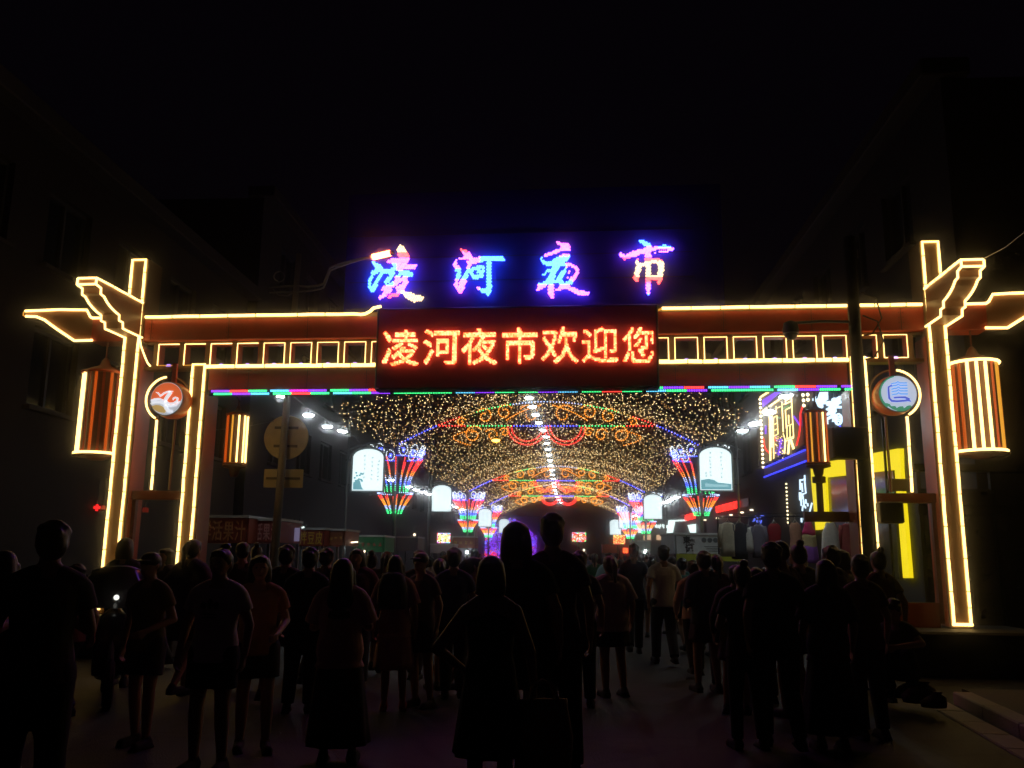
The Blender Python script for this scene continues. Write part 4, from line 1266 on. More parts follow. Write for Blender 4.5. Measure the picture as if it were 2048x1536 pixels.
# white glowing characters
e, org = sign_root('lit_letter_sign', 'white glowing Chinese letters with an oval seal beside the right inner pillar', *zx(1420, 500))
for chn, (X, Y, wz, hz_) in zip('東来记', ((1290, 320, 250, 255), (1500, 400, 240, 235), (1375, 630, 300, 240))):
    c = wallpt(*zx(X, Y), .10); dc, zc = at_lat(*zx(X, Y), LATF - .1)
    dl, zl = at_lat(*zx(X - wz / 2, Y), LATF - .1); dt_, zt = at_lat(*zx(X, Y - hz_ / 2), LATF - .1)
    wm = abs(dl - dc) * 2; hm = abs(zt - zc) * 2
    mb = MB(); glyph_solid(mb, chn, lambda a, b, t_: (c - org) - SD * a + Vector((0, 0, b)) - SR * t_, wm, hm, 0, .06, .035)
    mb.build('character', NBW, e)
ov = MB(); ov.tube([wallpt(*zx(1550 + 52 * math.cos(a), 620 + 82 * math.sin(a)), .1) - org for a in [2 * math.pi * i / 24 for i in range(24)]], .03, 6, closed=True); ov.build('oval_seal', NBW, e)
for dy in (-35, 0, 35):
    wall_tube(e, org, [zx(1525, 620 + dy + 8), zx(1550, 620 + dy - 8), zx(1575, 620 + dy + 6)], .02, NBW, 'seal_mark', .1)
wall_tube(e, org, [zx(1565, 715), zx(1620, 780)], .02, NBLU, 'blue_tail', .1)

# vertical white neon sign, dotted bulb column, red LED name boards
e, org = sign_root('vertical_neon_sign', 'narrow pale blue neon sign hanging beside the yellow shop frame', 1602, 990)
vx = lambda X, Y: (1580 + X / 12.8, 940 + Y / 12.8)
for pts in ([(375, 130), (380, 290)], [(285, 265), (375, 230)], [(375, 280), (405, 590), (320, 620), (340, 760)], [(300, 335), (320, 560)], [(255, 240), (262, 510)], [(275, 570), (290, 920)], [(245, 570), (255, 780)], [(345, 780), (360, 900), (400, 970)], [(400, 750), (410, 860)], [(450, 850), (455, 930)], [(560, 850), (490, 1120)], [(485, 1150), (480, 1300)], [(330, 920), (315, 1040)], [(290, 1230), (298, 1340)], [(350, 1235), (358, 1280)], [(400, 1270), (435, 1330)]):
    wall_tube(e, org, [vx(*q_) for q_ in pts], .025, NBW, 'neon_stroke', .1)
e, org = sign_root('bulb_string', 'vertical string of small warm bulbs between the neon signs', 1573, 990)
w_ = MB(); w_.tube([wallpt(1572, 955, .1) - org, wallpt(1576, 1045, .1) - org], .008, 4); w_.build('wire', BLACK, e)
bs = MB(); bs.ball((0, 0, 0), .035); bsm = bs.mesh('bulb', MATS['billboard_bulb'])
for i in range(11): put('bulb', bsm, e, wallpt(1572.5 + .35 * i, 968 + 7.7 * i, .1) - org)
def matrix_sign(label, x0, y0, x1, y1, hgt, n, skip=()):
    """dot matrix name board running along the facade, lower edge from (x0,y0) to (x1,y1)"""
    e, org = sign_root('led_name_board', label, (x0 + x1) / 2, (y0 + y1) / 2, group='red LED name boards over the right shops')
    rnd = random.Random(int(x0))
    a = wallpt(x0, y0, .1) - org; b_ = wallpt(x1, y1, .1) - org; up_ = (wallpt(x1, y1 - hgt, .1) - wallpt(x1, y1, .1)).length
    back = MB(); q_ = [a + SR * .04, b_ + SR * .04, b_ + SR * .04 + Vector((0, 0, up_ * 1.1)), a + SR * .04 + Vector((0, 0, up_ * 1.1))]
    back.add([tuple(v) for v in q_] + [tuple(v + SR * .03) for v in q_], [(0, 1, 2, 3), (7, 6, 5, 4), (0, 4, 5, 1), (1, 5, 6, 2), (2, 6, 7, 3), (3, 7, 4, 0)]); back.build('board', BLACK, e)
    for k in range(n):
        if k in skip: continue
        mb = MB()
        for i in range(9):
            for j in range(10):
                on = (i in (1, 7) or j in (1, 5, 9) or rnd.random() < .3)
                if on and rnd.random() < .9:
                    f = (k + .06 + .86 * (i + .5) / 9) / n
                    mb.box(a.lerp(b_, f) + Vector((0, 0, up_ * (j + .8) / 10.5)), (.05, .06, .05), rz=SYAW)
        tag(mb.build('character', emis('name_board_red', (1.0, .02, .012), 3.0), e), kind='stuff')
matrix_sign('long red dot-matrix name board over a right hand shop', 1432, 1026, 1495, 1012, 15, 5, (4,))
matrix_sign('short red dot-matrix name board farther down the right shops', 1370, 1042, 1391, 1037, 12, 3)

# white lit shop fronts farther along
WHT = emis('shop_white', (.80, 1.0, .95), 1.6); WRM = emis('shop_warm', (1.0, .62, .36), .9); BLS = emis('shop_blue', (.12, .18, 1.0), 1.4)
def wall_quad(parent, org, q_, m_, name, off, th=.03):
    c4 = [wallpt(x, y, off) - org for x, y in q_]
    n = len(c4)
    mb = MB(); mb.add([tuple(v) for v in c4] + [tuple(v + SR * th) for v in c4], [tuple(range(n)), tuple(range(2 * n - 1, n - 1, -1))] + [(i, n + i, n + (i + 1) % n, (i + 1) % n) for i in range(n)])
    return mb.build(name, m_, parent)
e, org = sign_root('lit_shop', 'white lit shop front with slanted light panels behind the second right sign box', 1340, 1050, 'shop front')
wall_quad(e, org, [(1337, 1040), (1350, 1040), (1345, 1066), (1333, 1066)], WHT, 'light_panel', .1)
wall_quad(e, org, [(1375, 1050), (1391, 1048), (1391, 1066), (1381, 1068)], WHT, 'light_panel', .1)
wall_quad(e, org, [(1350, 1040), (1372, 1039), (1372, 1042), (1350, 1043)], WHT, 'light_line', .1)
for x0 in (1310, 1317, 1324, 1331):
    mb = MB()
    rnd = random.Random(x0)
    for k in range(7):
        a, b_ = wallpt(x0 + rnd.uniform(0, 5), 1049 + rnd.uniform(0, 7), .1) - org, wallpt(x0 + rnd.uniform(0, 5), 1049 + rnd.uniform(0, 7), .1) - org
        mb.tube([a, b_], .05, 4)
    tag(mb.build('character', WHT, e), kind='stuff')
for x0 in (1334, 1313, 1287):
    wall_quad(e, org, [(x0, 1070), (x0 + 14, 1069), (x0 + 14, 1080), (x0, 1080)], WRM, 'lit_window', .1)
e, org = sign_root('lit_shop', 'small white lit shop sign beside the farther right fan lamp', 1276, 1045, 'shop front')
wall_quad(e, org, [(1272, 1041), (1279, 1041), (1284, 1066), (1276, 1066)], WHT, 'light_panel', .1)
wall_quad(e, org, [(1284, 1050), (1297, 1050), (1297, 1057), (1284, 1057)], WHT, 'letter_panel', .1)
e, org = sign_root('small_blue_sign', 'small blue lit sign under the red name board', 1514, 1038)
rnd = random.Random(77)
mb = MB()
for k in range(14):
    a = (1505 + rnd.uniform(0, 19), 1031 + rnd.uniform(0, 12)); b_ = (a[0] + rnd.choice((0, 4)), a[1] + rnd.choice((0, 4)))
    mb.tube([wallpt(*a, .1) - org, wallpt(b_[0] + .3, b_[1] + .3, .1) - org], .022, 4)
tag(mb.build('lettering', BLS, e), kind='stuff')
for k_, (x, y) in enumerate(((1435, 1036), (1445, 1034), (1462, 1030), (1484, 1025), (1503, 1020), (1410, 1040))):
    e, org = sign_root('downlight', '%s small warm downlight under the red name boards of the right shops' % ('first', 'second', 'third', 'fourth', 'rightmost', 'leftmost')[k_], x, y, 'lamp', 'downlights under the right shop canopy')
    t = MB(); t.lathe([(.01, -.03), (.07, -.02), (.08, 0), (.05, .03)], n=10); t.build('lamp', emis('downlight_warm', (1.0, .8, .55), 3.0), e, True)

# yellow luminous shop portal
e, org = sign_root('yellow_portal', 'flat glowing yellow door frame of a shop behind the right pillars', 1700, 1050, 'shop front')
YEL = emis('portal_yellow', (1.0, .78, .01), 1.0)
wall_quad(e, org, [(1621, 930), (1795, 897), (1800, 897), (1801, 938), (1650, 955), (1622, 958)], YEL, 'lintel', .12, .08)
wall_quad(e, org, [(1622, 958), (1650, 955), (1655, 1056), (1631, 1060)], YEL, 'jamb', .12, .08)
wall_quad(e, org, [(1789, 938), (1801, 938), (1819, 1156), (1806, 1156)], YEL, 'jamb', .12, .08)
wall_quad(e, org, [(1655, 957), (1786, 941), (1800, 1158), (1660, 1100)], GLASS, 'dark_pane', .05, .02)
t = at(1800, 970, 14.4)
e = empty('notice_board', t, 0); tag(e, 'small blank cream notice board on a thin post behind the keyhole frame', 'board')
b_ = MB(); b_.box((0, 0, 0), (.41, .03, .20), bev=.006); b_.build('panel', mat('notice_cream', (.60, .50, .28), .6), e)
b_ = MB(); b_.tube([(-.2, .03, -2.4), (-.2, .03, 1.1)], .022, 6); b_.build('post', DARKM, e)

# glass kiosk front at the far right
e = empty('glass_kiosk', at(1985, 1100, 14.9)); e.location.z = 0
tag(e, 'dark glass kiosk reflecting coloured lights to the right of the outer pillar', 'kiosk')
gx = e.location
for i in range(3):
    b_ = MB(); b_.box((-.85 + .62 * i, 0, 1.45), (.56, .03, 2.5)); b_.build('glass_pane', GLASS, e)
for i in range(4):
    b_ = MB(); b_.box((-1.16 + .62 * i, 0, 1.5), (.06, .08, 3.0)); b_.build('mullion', DARKM, e)
b_ = MB(); b_.box((-.2, 0, 3.05), (2.1, .2, .12)); b_.build('header', DARKM, e)
b_ = MB(); b_.box((-.2, .02, 2.35), (2.0, .1, .14)); b_.build('transom', DARKM, e)
b_ = MB(); b_.box((-.2, 0, .1), (2.0, .2, .2)); b_.build('sill', DARKM, e)

# ================================================================== STALLS
def stall(label, x0, x1, y0, y1, d, colr, text=None, tcol=None, roof=(.5, .5, .5), counter=(.12, .10, .10), deep=1.4, marks=None, gap=False, yaw=0.0):
    p0 = at(x0, y1, d); p1 = at(x1, y1, d); pt = at(x0, y0, d)
    w_ = (p1 - p0).length; zb_ = (p0.z + p1.z) / 2; h_ = pt.z - p0.z
    c = (p0 + p1) / 2
    e = empty('market_stall', (c.x, c.y, 0), SYAW + yaw); tag(e, label, 'stall')
    b = MB(); b.box((0, 0, zb_ + h_ / 2), (w_, .05, h_), bev=.006); bn = b.build('banner', mat('banner_%d' % x0, colr, .6), e)
    b = MB(); b.box((0, deep / 2, zb_ + h_ + .03), (w_ + .12, deep + .12, .05)); b.build('roof', mat('roof_%d' % x0, roof, .6), e)
    b = MB(); b.box((0, deep / 2 + .1, .45), (w_ - .1, deep - .4, .9), bev=.01); b.build('counter', mat('counter_%d' % x0, counter, .6), e)
    for sx in (-1, 1):
        for yy in (.03, deep):
            b = MB(); b.box((sx * (w_ / 2 - .03), yy + .04, (zb_ + h_) / 2), (.05, .05, zb_ + h_)); b.build('leg', GREYM, e)
    for sx in (-1, 1):
        b = MB(); b.box((sx * (w_ / 2 + .03), deep / 2, zb_ + h_ / 2), (.03, deep, h_)); b.build('side_banner', MATS['banner_%d' % x0], e)
    if text:
        n = len(text); tm = mat('lettering_%s' % '_'.join('%d' % int(q * 100) for q in tcol), tcol, .6)
        for i, chn in enumerate(text):
            mb = MB(); cx = -w_ / 2 + w_ * (i + .5) / n
            glyph_solid(mb, chn, lambda a, b_, t_: (cx + a, -.026 - t_, zb_ + h_ / 2 + b_), w_ / n * .92, h_ * .86, 0, .012, .01)
            mb.build('character', tm, bn)
    if marks:
        tm = mat('lettering_%s' % '_'.join('%d' % int(q * 100) for q in marks[1]), marks[1], .6)
        rnd = random.Random(x0)
        for i in range(marks[0]):
            mb = MB(); cx = -w_ / 2 + w_ * (i + .5) / marks[0]; s_ = min(w_ / marks[0], h_) * .38
            for k in range(7):
                a, b_ = rnd.uniform(-s_, s_) * .6, rnd.uniform(-s_, s_) * .8
                if k % 2: mb.box((cx + a * .3, -.03 - k * .0006, zb_ + h_ / 2 + b_), (s_ * rnd.uniform(.8, 1.7), .006, s_ * .2))
                else: mb.box((cx + a, -.03 - k * .0006, zb_ + h_ / 2 + b_ * .3), (s_ * .2, .006, s_ * rnd.uniform(.8, 1.7)))
            tag(mb.build('character', tm, bn), kind='stuff')
    return e, w_, zb_, h_
RT = (.62, .34, .22)
e, w_, zb_, h_ = stall('red banner juice stall nearest the left inner pillar', 398, 492, 1036, 1086, 17.5, (.30, .05, .03), '鲜活果汁', (.62, .30, .14))
stall('second juice stall with matching red banner beside the first', 494, 556, 1042, 1085, 18.0, (.28, .05, .05), '鲜活果汁', (.66, .34, .34))
stall('small stall with dark red banner and yellow characters left of the street', 598, 646, 1060, 1092, 21.0, (.30, .035, .02), '拌豆皮', (.75, .50, .05))
stall('small stall with brown banner next to the yellow lettered one', 648, 686, 1062, 1091, 21.4, (.30, .08, .03), None, None, marks=(4, (.75, .48, .08)))
stall('green banner food stall with red lettering and white roof', 708, 766, 1074, 1104, 26, (.03, .28, .10), None, None, roof=(.75, .78, .76), marks=(5, (.62, .10, .06)))
stall('grey covered stall behind the green one', 794, 832, 1076, 1102, 31, (.22, .22, .24), None, None, roof=(.6, .6, .62))
e, w_, zb_, h_ = stall('white stall with a flashing LED sign on its roof left of the street', 862, 905, 1090, 1106, 38, (.60, .55, .62), None, None, roof=(.7, .7, .75))
def led_box(label, x0, x1, y0, y1, d, fill, rimc):
    a = at(x0, y1, d); b_ = at(x1, y0, d); c = (a + b_) / 2
    e = empty('led_sign', c, SYAW); tag(e, label, 'sign', 'flashing LED signs on stall roofs')
    W2, H2 = abs(b_.x - a.x), abs(b_.z - a.z)
    t = MB(); t.box((0, .04, 0), (W2, .06, H2)); t.build('sign_box', BLACK, e)
    rnd = random.Random(x0); t = MB()
    n = 16; m_ = 11
    for i in range(n):
        for j in range(m_):
            edge = i in (0, n - 1) or j in (0, m_ - 1)
            c_ = rnd.choice(rimc) if edge else (rnd.choice(fill) if rnd.random() < .72 else None)
            if c_: t.box(((i + .5) / n * W2 - W2 / 2, 0, (j + .5) / m_ * H2 - H2 / 2), (W2 / n * .8, .03, H2 / m_ * .8), LEDI[c_])
    tag(t.build('led_cell', LEDM, e), kind='stuff')
    t = MB(); t.box((0, .05, -H2 / 2 - (c.z - H2 / 2 - 1.5) / 2), (.06, .05, max(.1, c.z - H2 / 2 - 1.5))); t.build('support', DARKM, e)
led_box('yellow LED sign with multicolour rim on the left', 874, 901, 1066, 1086, 38.3, ['yellow', 'yellow', 'white'], ['red', 'magenta', 'white', 'cyan'])
led_box('red and white LED sign with green corner right of the two dark heads', 1144, 1172, 1065, 1083, 50, ['red', 'white', 'orange'], ['paleblue', 'red', 'green'])
led_box('orange red LED sign below the third right sign box', 1227, 1250, 1070, 1088, 46, ['orange', 'yellow', 'red'], ['red', 'red', 'green'])
led_box('tiny glowing red LED sign low among the right crowd', 1246, 1256, 1096, 1106, 40, ['red', 'orange'], ['red'])
stall('stall with red and yellow squared banner on the left', 906, 948, 1075, 1096, 40.5, (.30, .06, .03), None, None, roof=(.7, .72, .75), marks=(4, (.55, .36, .05)))
stall('orange lit stall on the right side of the far crowd', 1207, 1232, 1090, 1106, 45, (.62, .20, .10), None, None, roof=(.5, .3, .2))
stall('grey green stall left of the white banner booth', 1270, 1300, 1083, 1104, 37, (.18, .24, .20), None, None)
# the white booth with the letters
e, w_, zb_, h_ = stall('white banner booth with black brush characters right of the street', 1352, 1482, 1071, 1108, 20.0, (.62, .68, .72), None, None, roof=(.55, .58, .6), yaw=R(6))
bn = [c for c in e.children if c.name.startswith('banner')][0]
DK = mat('banner_black', (.02, .02, .025), .6)
for chn, cx, cz, s_ in (('東', -.49, .10, .17), ('来', -.37, .06, .14), ('记', -.44, -.08, .19)):
    mb = MB(); glyph_solid(mb, chn, lambda a, b_, t_: (cx + a, -.026 - t_, zb_ + h_ / 2 + b_ + cz), s_, s_, 0, .012, .03); mb.build('character', DK, bn)
for i in range(6):
    mb = MB(); disc_c = (-.10 + .13 * i, zb_ + h_ / 2 + .10)
    mb.prism([(disc_c[0] + .055 * math.cos(q_), disc_c[1] + .055 * math.sin(q_)) for q_ in [2 * math.pi * k / 14 for k in range(14)]], lambda a, b_, t_: (a, t_, b_), -.036, -.026)
    mb.build('round_badge', mat('badge_grey', (.10, .12, .14), .6), bn)
for k in range(3):
    mb = MB(); mb.box((.2, -.03, zb_ + h_ / 2 - .04 - .05 * k), (.6 - .1 * k, .006, .014)); mb.build('text_line', mat('badge_grey', (.10, .12, .14), .6), bn)
mb = MB(); mb.box((0, -.01, zb_ - .08), (w_, .05, .15)); mb.build('yellow_green_skirt', mat('skirt_lime', (.42, .46, .04), .6), e)
# a pale price card and lamps among the left stalls
p = at(586, 1069, 18.9); e = empty('price_card', p, SYAW); tag(e, 'blank lilac white card hung between the juice and bean skin stalls', 'card')
b = MB(); b.box((0, 0, 0), (.28, .02, .28)); b.build('card', emis('card_lilac', (.36, .30, .55), .28, base=(.6, .55, .7)), e)
b = MB(); b.tube([(0, .02, .13), (0, .03, .34)], .008, 5); b.build('string', BLACK, e)
for k, (x, y, d, lab, c_, s_) in enumerate(((695, 1086, 22, 'warm tube lamp under the roof left of the green stall', 'downlight_warm', 1.6), (562, 1047, 20, 'thin white strip lamp above the juice stalls', 'shop_white', .8), (829, 1069, 33, 'small warm bulb above the grey stall', 'downlight_warm', .8),
                             (713, 1104, 25, 'small white bulb under the green stall', 'pendant_white', .7), (727, 1108, 25, 'slim warm lamp under the green stall', 'downlight_warm', .7), (934, 1104, 40, 'greenish white bulb below the red and yellow stall', 'pendant_white', 1.0),
                             (1291, 1103, 36, 'pair of white bulbs low in the right crowd', 'pendant_white', 1.1), (1168, 1100, 48, 'small warm bulb low behind the tall dark heads', 'downlight_warm', 1.0), (598, 1057, 19.4, 'thin white strip lamp over the yellow lettered stall', 'shop_white', .7))):
    p = at(x, y, d); e = empty('stall_lamp', p, SYAW); tag(e, lab, 'lamp')
    b = MB()
    if 'strip' in lab or 'tube' in lab: b.tube([(-.16 * s_, 0, -.02), (.16 * s_, 0, .03)], .018, 6)
    elif 'slim' in lab: b.tube([(-.02, 0, -.1), (.03, 0, .1)], .025, 6)
    else: b.lathe([(.01, -.07 * s_), (.05 * s_, -.04 * s_), (.06 * s_, 0), (.03 * s_, .05 * s_)], n=10)
    b.build('bulb', MATS[c_], e, True)
    b = MB(); b.tube([(0, 0, .04), (0, .02, .3)], .008, 4); b.build('cord', BLACK, e)
# signs across on the far left pavement
LATL = -9.75
for (x, y, wz, hz_, lab, m_, st_) in ((91, 1019, 11, 11, 'small red neon shop sign at the far left', NRED, 3), (160, 1014, 9, 9, 'dim red sign block left of the left lantern pillar', emis('dim_red', (1.0, .05, .03), .12), 3), (176, 1016, 12, 12, 'faint red sign block beside the bright red cross sign', emis('dim_red2', (1.0, .03, .03), .2), 3),
                                     (194, 1015, 12, 13, 'bright red cross shaped shop sign left of the gate', NRED, 4), (207, 1015, 8, 9, 'orange red sign block touching the left outer pillar', emis('dim_orange', (1.0, .12, .04), .4), 3), (291, 1020, 12, 10, 'dim red sign block seen between the left pillars', MATS['dim_red'], 3)):
    p = at(x, y, 18.5); e = empty('shop_sign', p, R(20)); tag(e, lab, 'sign', 'small red signs of the far left shops')
    s_ = 18.5 / 1763
    b = MB(); b.box((0, .03, 0), (wz * s_, .04, hz_ * s_)); b.build('board', BLACK, e)
    if st_ == 4:
        b = MB(); b.box((0, -.01, 0), (wz * s_, .04, hz_ * s_ * .42)); b.build('stroke', m_, e); b = MB(); b.box((0, -.015, -.005), (wz * s_ * .36, .04, hz_ * s_)); b.build('stroke', m_, e)
    else:
        rnd = random.Random(int(x))
        for k in range(3):
            b = MB(); b.box(((k - 1) * wz * s_ * .32, -.01, rnd.uniform(-.01, .01)), (wz * s_ * .22, .03, hz_ * s_ * rnd.uniform(.6, .95))); b.build('stroke', m_, e)
        b = MB(); b.box((0, -.006, -hz_ * s_ * .25), (wz * s_ * .95, .03, hz_ * s_ * .2)); b.build('stroke', m_, e)
    b = MB(); b.tube([(0, .06, hz_ * s_ / 2), (0, .08, .6)], .012, 5); b.build('hanger', DARKM, e)
for (x, y, lab) in ((52, 970, 'first small white downlight on the far left building'), (83, 971, 'second small white downlight on the far left building'), (2040, 880, 'orange street light glimmering at the right edge')):
    p = at(x, y, 18.3 if x < 1000 else 26); e = empty('wall_lamp', p); tag(e, lab, 'lamp')
    b = MB(); r_ = .035 if x < 1000 else .10
    b.lathe([(.01, -r_), (r_ * .9, -r_ * .4), (r_, 0), (.02, r_ * .6)], n=10); b.build('bulb', pw if x < 1000 else MATS['sodium_lamp'], e, True)
    b = MB(); b.tube([(0, 0, .02), (-.1 if x < 1000 else .6, .1, .12)], .02, 5); b.build('arm', DARKM, e)
# a sodium lamp hanging under the net
p = at(992, 879, 27); e = empty('hanging_lamp', p); tag(e, 'single orange lamp glowing under the fairy light net', 'lamp')
b = MB(); b.lathe([(.02, -.08), (.10, -.06), (.13, -.01), (.05, .03)], n=14); b.build('bulb', emis('sodium_small', (1.0, .45, .05), 12.0), e, True)
b = MB(); b.lathe([(.14, 0), (.10, .06), (.02, .1)], n=14); b.build('shade', DARKM, e, True)
b = MB(); b.tube([(0, 0, .08), (0, 0, 1.0)], .012, 5); b.build('cord', BLACK, e)

# ------------------------------------------------------------------ clothes stall
RD = 17.6
ra = at(1436, 1034, RD); rb = at(1722, 1032, RD)
rack = empty('clothes_rack', (ra.x, ra.y, 0)); tag(rack, 'long dark metal clothes rail beside the right inner pillar', 'rack')
b = MB(); b.tube([(0, 0, ra.z), (rb.x - ra.x, 0, rb.z)], .014, 6); b.build('rail', DARKM, rack)
b = MB(); b.tube([(0, .02, ra.z + .06), (rb.x - ra.x, .02, rb.z + .07)], .006, 5); b.build('wire', DARKM, rack)
for f in (0.0, .5, 1.0):
    b = MB(); b.tube([((rb.x - ra.x) * f, .03, 0), ((rb.x - ra.x) * f, .03, ra.z)], .018, 6); b.build('upright', DARKM, rack)
def garment(label, px, ytop, ybot, hw, col, kind, seed, bands=None):
    p = at(px, ytop, RD); pb = at(px, ybot, RD)
    L_ = p.z - pb.z; W2 = hw * RD / 1763
    e = empty('garment', (p.x, p.y, p.z)); tag(e, label, 'clothing', 'clothes hanging on the rail')
    rnd = random.Random(seed)
    ph = rnd.uniform(0, 6)
    def ring(z, w__, n=20):
        out = []
        for k in range(n):
            a = 2 * math.pi * k / n
            fold = 1 + .10 * math.sin(a * 5 + ph) * min(1, -z / L_ * 1.4)
            out.append((w__ * math.cos(a) * fold, .055 * math.sin(a) * fold * (1 + .8 * (-z / L_)), z + .012 * math.sin(a * 3 + ph)))
        return out
    prof = {'dress': [(0, .45), (.06, .72), (.2, .8), (.42, .66), (.6, .8), (1, 1.0)], 'top': [(0, .5), (.07, .85), (.25, .88), (.6, .9), (1, 1.0)], 'tank': [(0, .38), (.1, .5), (.25, .78), (.6, .85), (1, 1.0)], 'coat': [(0, .5), (.05, .95), (.4, 1.0), (1, 1.05)]}[kind]
    segs = bands or [(0, 1, col)]
    for (f0, f1, cc) in segs:
        mb = MB(); fs_ = sorted(set([f0, f1] + [f for f, _ in prof if f0 < f < f1] + [f0 + (f1 - f0) * i / 4 for i in range(5)]))
        rings = []
        for f in fs_:
            for (a, wa), (b_, wb) in zip(prof[:-1], prof[1:]):
                if a <= f <= b_:
                    w__ = wa + (wb - wa) * (f - a) / (b_ - a); break
            rings.append(ring(-L_ * f, W2 * w__))
        n = 20
        vs_ = [v for r_ in rings for v in r_]
        fs2 = [(i * n + k, i * n + (k + 1) % n, (i + 1) * n + (k + 1) % n, (i + 1) * n + k) for i in range(len(rings) - 1) for k in range(n)]
        fs2 += [tuple(range(n - 1, -1, -1)), tuple((len(rings) - 1) * n + k for k in range(n))]
        mb.add(vs_, fs2); mb.build('cloth', mat('cloth_%s_%d' % (label.split()[0], int(f0 * 100)) + str(seed), cc, .85, scale=20, bump=.3), e, True)
    if kind in ('top', 'coat'):
        for s in (-1, 1):
            mb = MB(); mb.tube([(s * W2 * .75, 0, -.03), (s * W2 * 1.05, 0, -L_ * .35), (s * W2 * 1.12, 0, -L_ * .75)], .055, 8, r2=.04); mb.build('sleeve', mat('cloth_%s_0' % label.split()[0] + str(seed), col, .85), e, True)
    h = MB(); h.tube([(-W2 * .45, 0, -.03), (0, 0, .07), (W2 * .45, 0, -.03)], .008, 5); h.tube([(0, 0, .07), (.0, 0, .11), (.02, 0, .14), (.0, 0, .165)], .005, 5); h.build('hanger', WHITEP, e)
GARM = [('cream knitted coat hanging at the left end of the rail', 1455, 1046, 1112, 15, (0.600, 0.570, 0.420), 'coat', 1, None),
        ('black jacket hanging next to the cream coat', 1478, 1046, 1118, 15, (0.045, 0.053, 0.068), 'coat', 2, None),
        ('white vest hanging between black jacket and grey tee', 1497, 1056, 1104, 10, (0.750, 0.750, 0.690), 'tank', 3, None),
        ('dark grey tee shirt hanging left of the red dress', 1516, 1050, 1115, 14, (0.210, 0.195, 0.255), 'top', 4, None),
        ('dark red dress hanging near the middle of the rail', 1548, 1048, 1125, 17, (0.360, 0.018, 0.030), 'dress', 5, None),
        ('brown pinafore dress hanging near the middle', 1590, 1046, 1128, 15, (0.570, 0.300, 0.195), 'dress', 6, None),
        ('striped dress of pink cream and purple bands', 1616, 1044, 1125, 17, (0.750, 0.030, 0.225), 'tank', 7, [(0, .32, (0.820, 0.018, 0.210)), (.32, .61, (0.690, 0.570, 0.300)), (.61, 1, (0.330, 0.105, 0.570))]),
        ('white sleeveless top hanging in front of the yellow frame', 1660, 1046, 1120, 22, (0.780, 0.750, 0.690), 'tank', 8, None),
        ('maroon shirt hanging at the right end of the rail', 1694, 1048, 1115, 15, (0.390, 0.075, 0.083), 'top', 9, None)]
for a in GARM: garment(*a)
p = at(1600, 1160, 17.0)
tb = empty('goods_table', (p.x, p.y, 0)); tag(tb, 'low table heaped with folded clothes under the rail', 'table')
b = MB(); b.box((0, 0, .62), (2.0, .8, .05)); b.build('table_top', DARKM, tb)
for sx in (-1, 1):
    for sy in (-1, 1):
        b = MB(); b.box((sx * .93, sy * .35, .3), (.05, .05, .6)); b.build('leg', DARKM, tb)
for k, (dx, dy, c_, lab) in enumerate(((-.25, -.1, (.05, .10, .35), 'folded blue cloth'), (.0, .1, (.42, .40, .36), 'folded white cloth'), (.2, -.12, (.48, .14, .08), 'folded orange cloth'), (.5, .1, (.45, .42, .38), 'folded cream cloth'), (-.6, .05, (.10, .22, .24), 'folded teal cloth'), (.8, -.05, (.25, .04, .06), 'folded red cloth'))):
    b = MB(); b.loft([(0, 0, 0, .17, .14), (0, 0, .05, .19, .15), (.02, .01, .13, .17, .13), (.03, 0, .2, .12, .1), (.03, 0, .24, .04, .04)], 10)
    o = b.build('folded_cloth', mat('fold_%d' % k, c_, .9, bump=.4), None, True, (p.x + dx, p.y + dy, .645)); tag(o, lab + ' heaped on the table under the clothes rail', 'clothing', 'folded clothes on the table')
for k, (x, y, d, s_) in enumerate(((1815, 1362, 9.6, .15), (1838, 1378, 9.3, .17), (1866, 1392, 9.0, .12))):
    p = at(x, y, d); p.z = .11
    b = MB(); b.loft([(0, 0, 0, s_, s_ * .7), (0, 0, s_ * .35, s_ * 1.08, s_ * .75), (.03, 0, s_ * .75, s_ * .8, s_ * .55), (.05, .02, s_ * 1.0, s_ * .3, s_ * .25), (.06, .02, s_ * 1.15, s_ * .38, s_ * .3)], 12)
    o = b.build('cloth_sack', mat('sack', (.06, .025, .025), .9, bump=.5), None, True, p); tag(o, ('large dark tied sack on the right pavement', 'middle dark sack beside the large one on the pavement', 'smallest dark sack nearest the kerb')[k], 'sack', 'sacks on the right pavement')

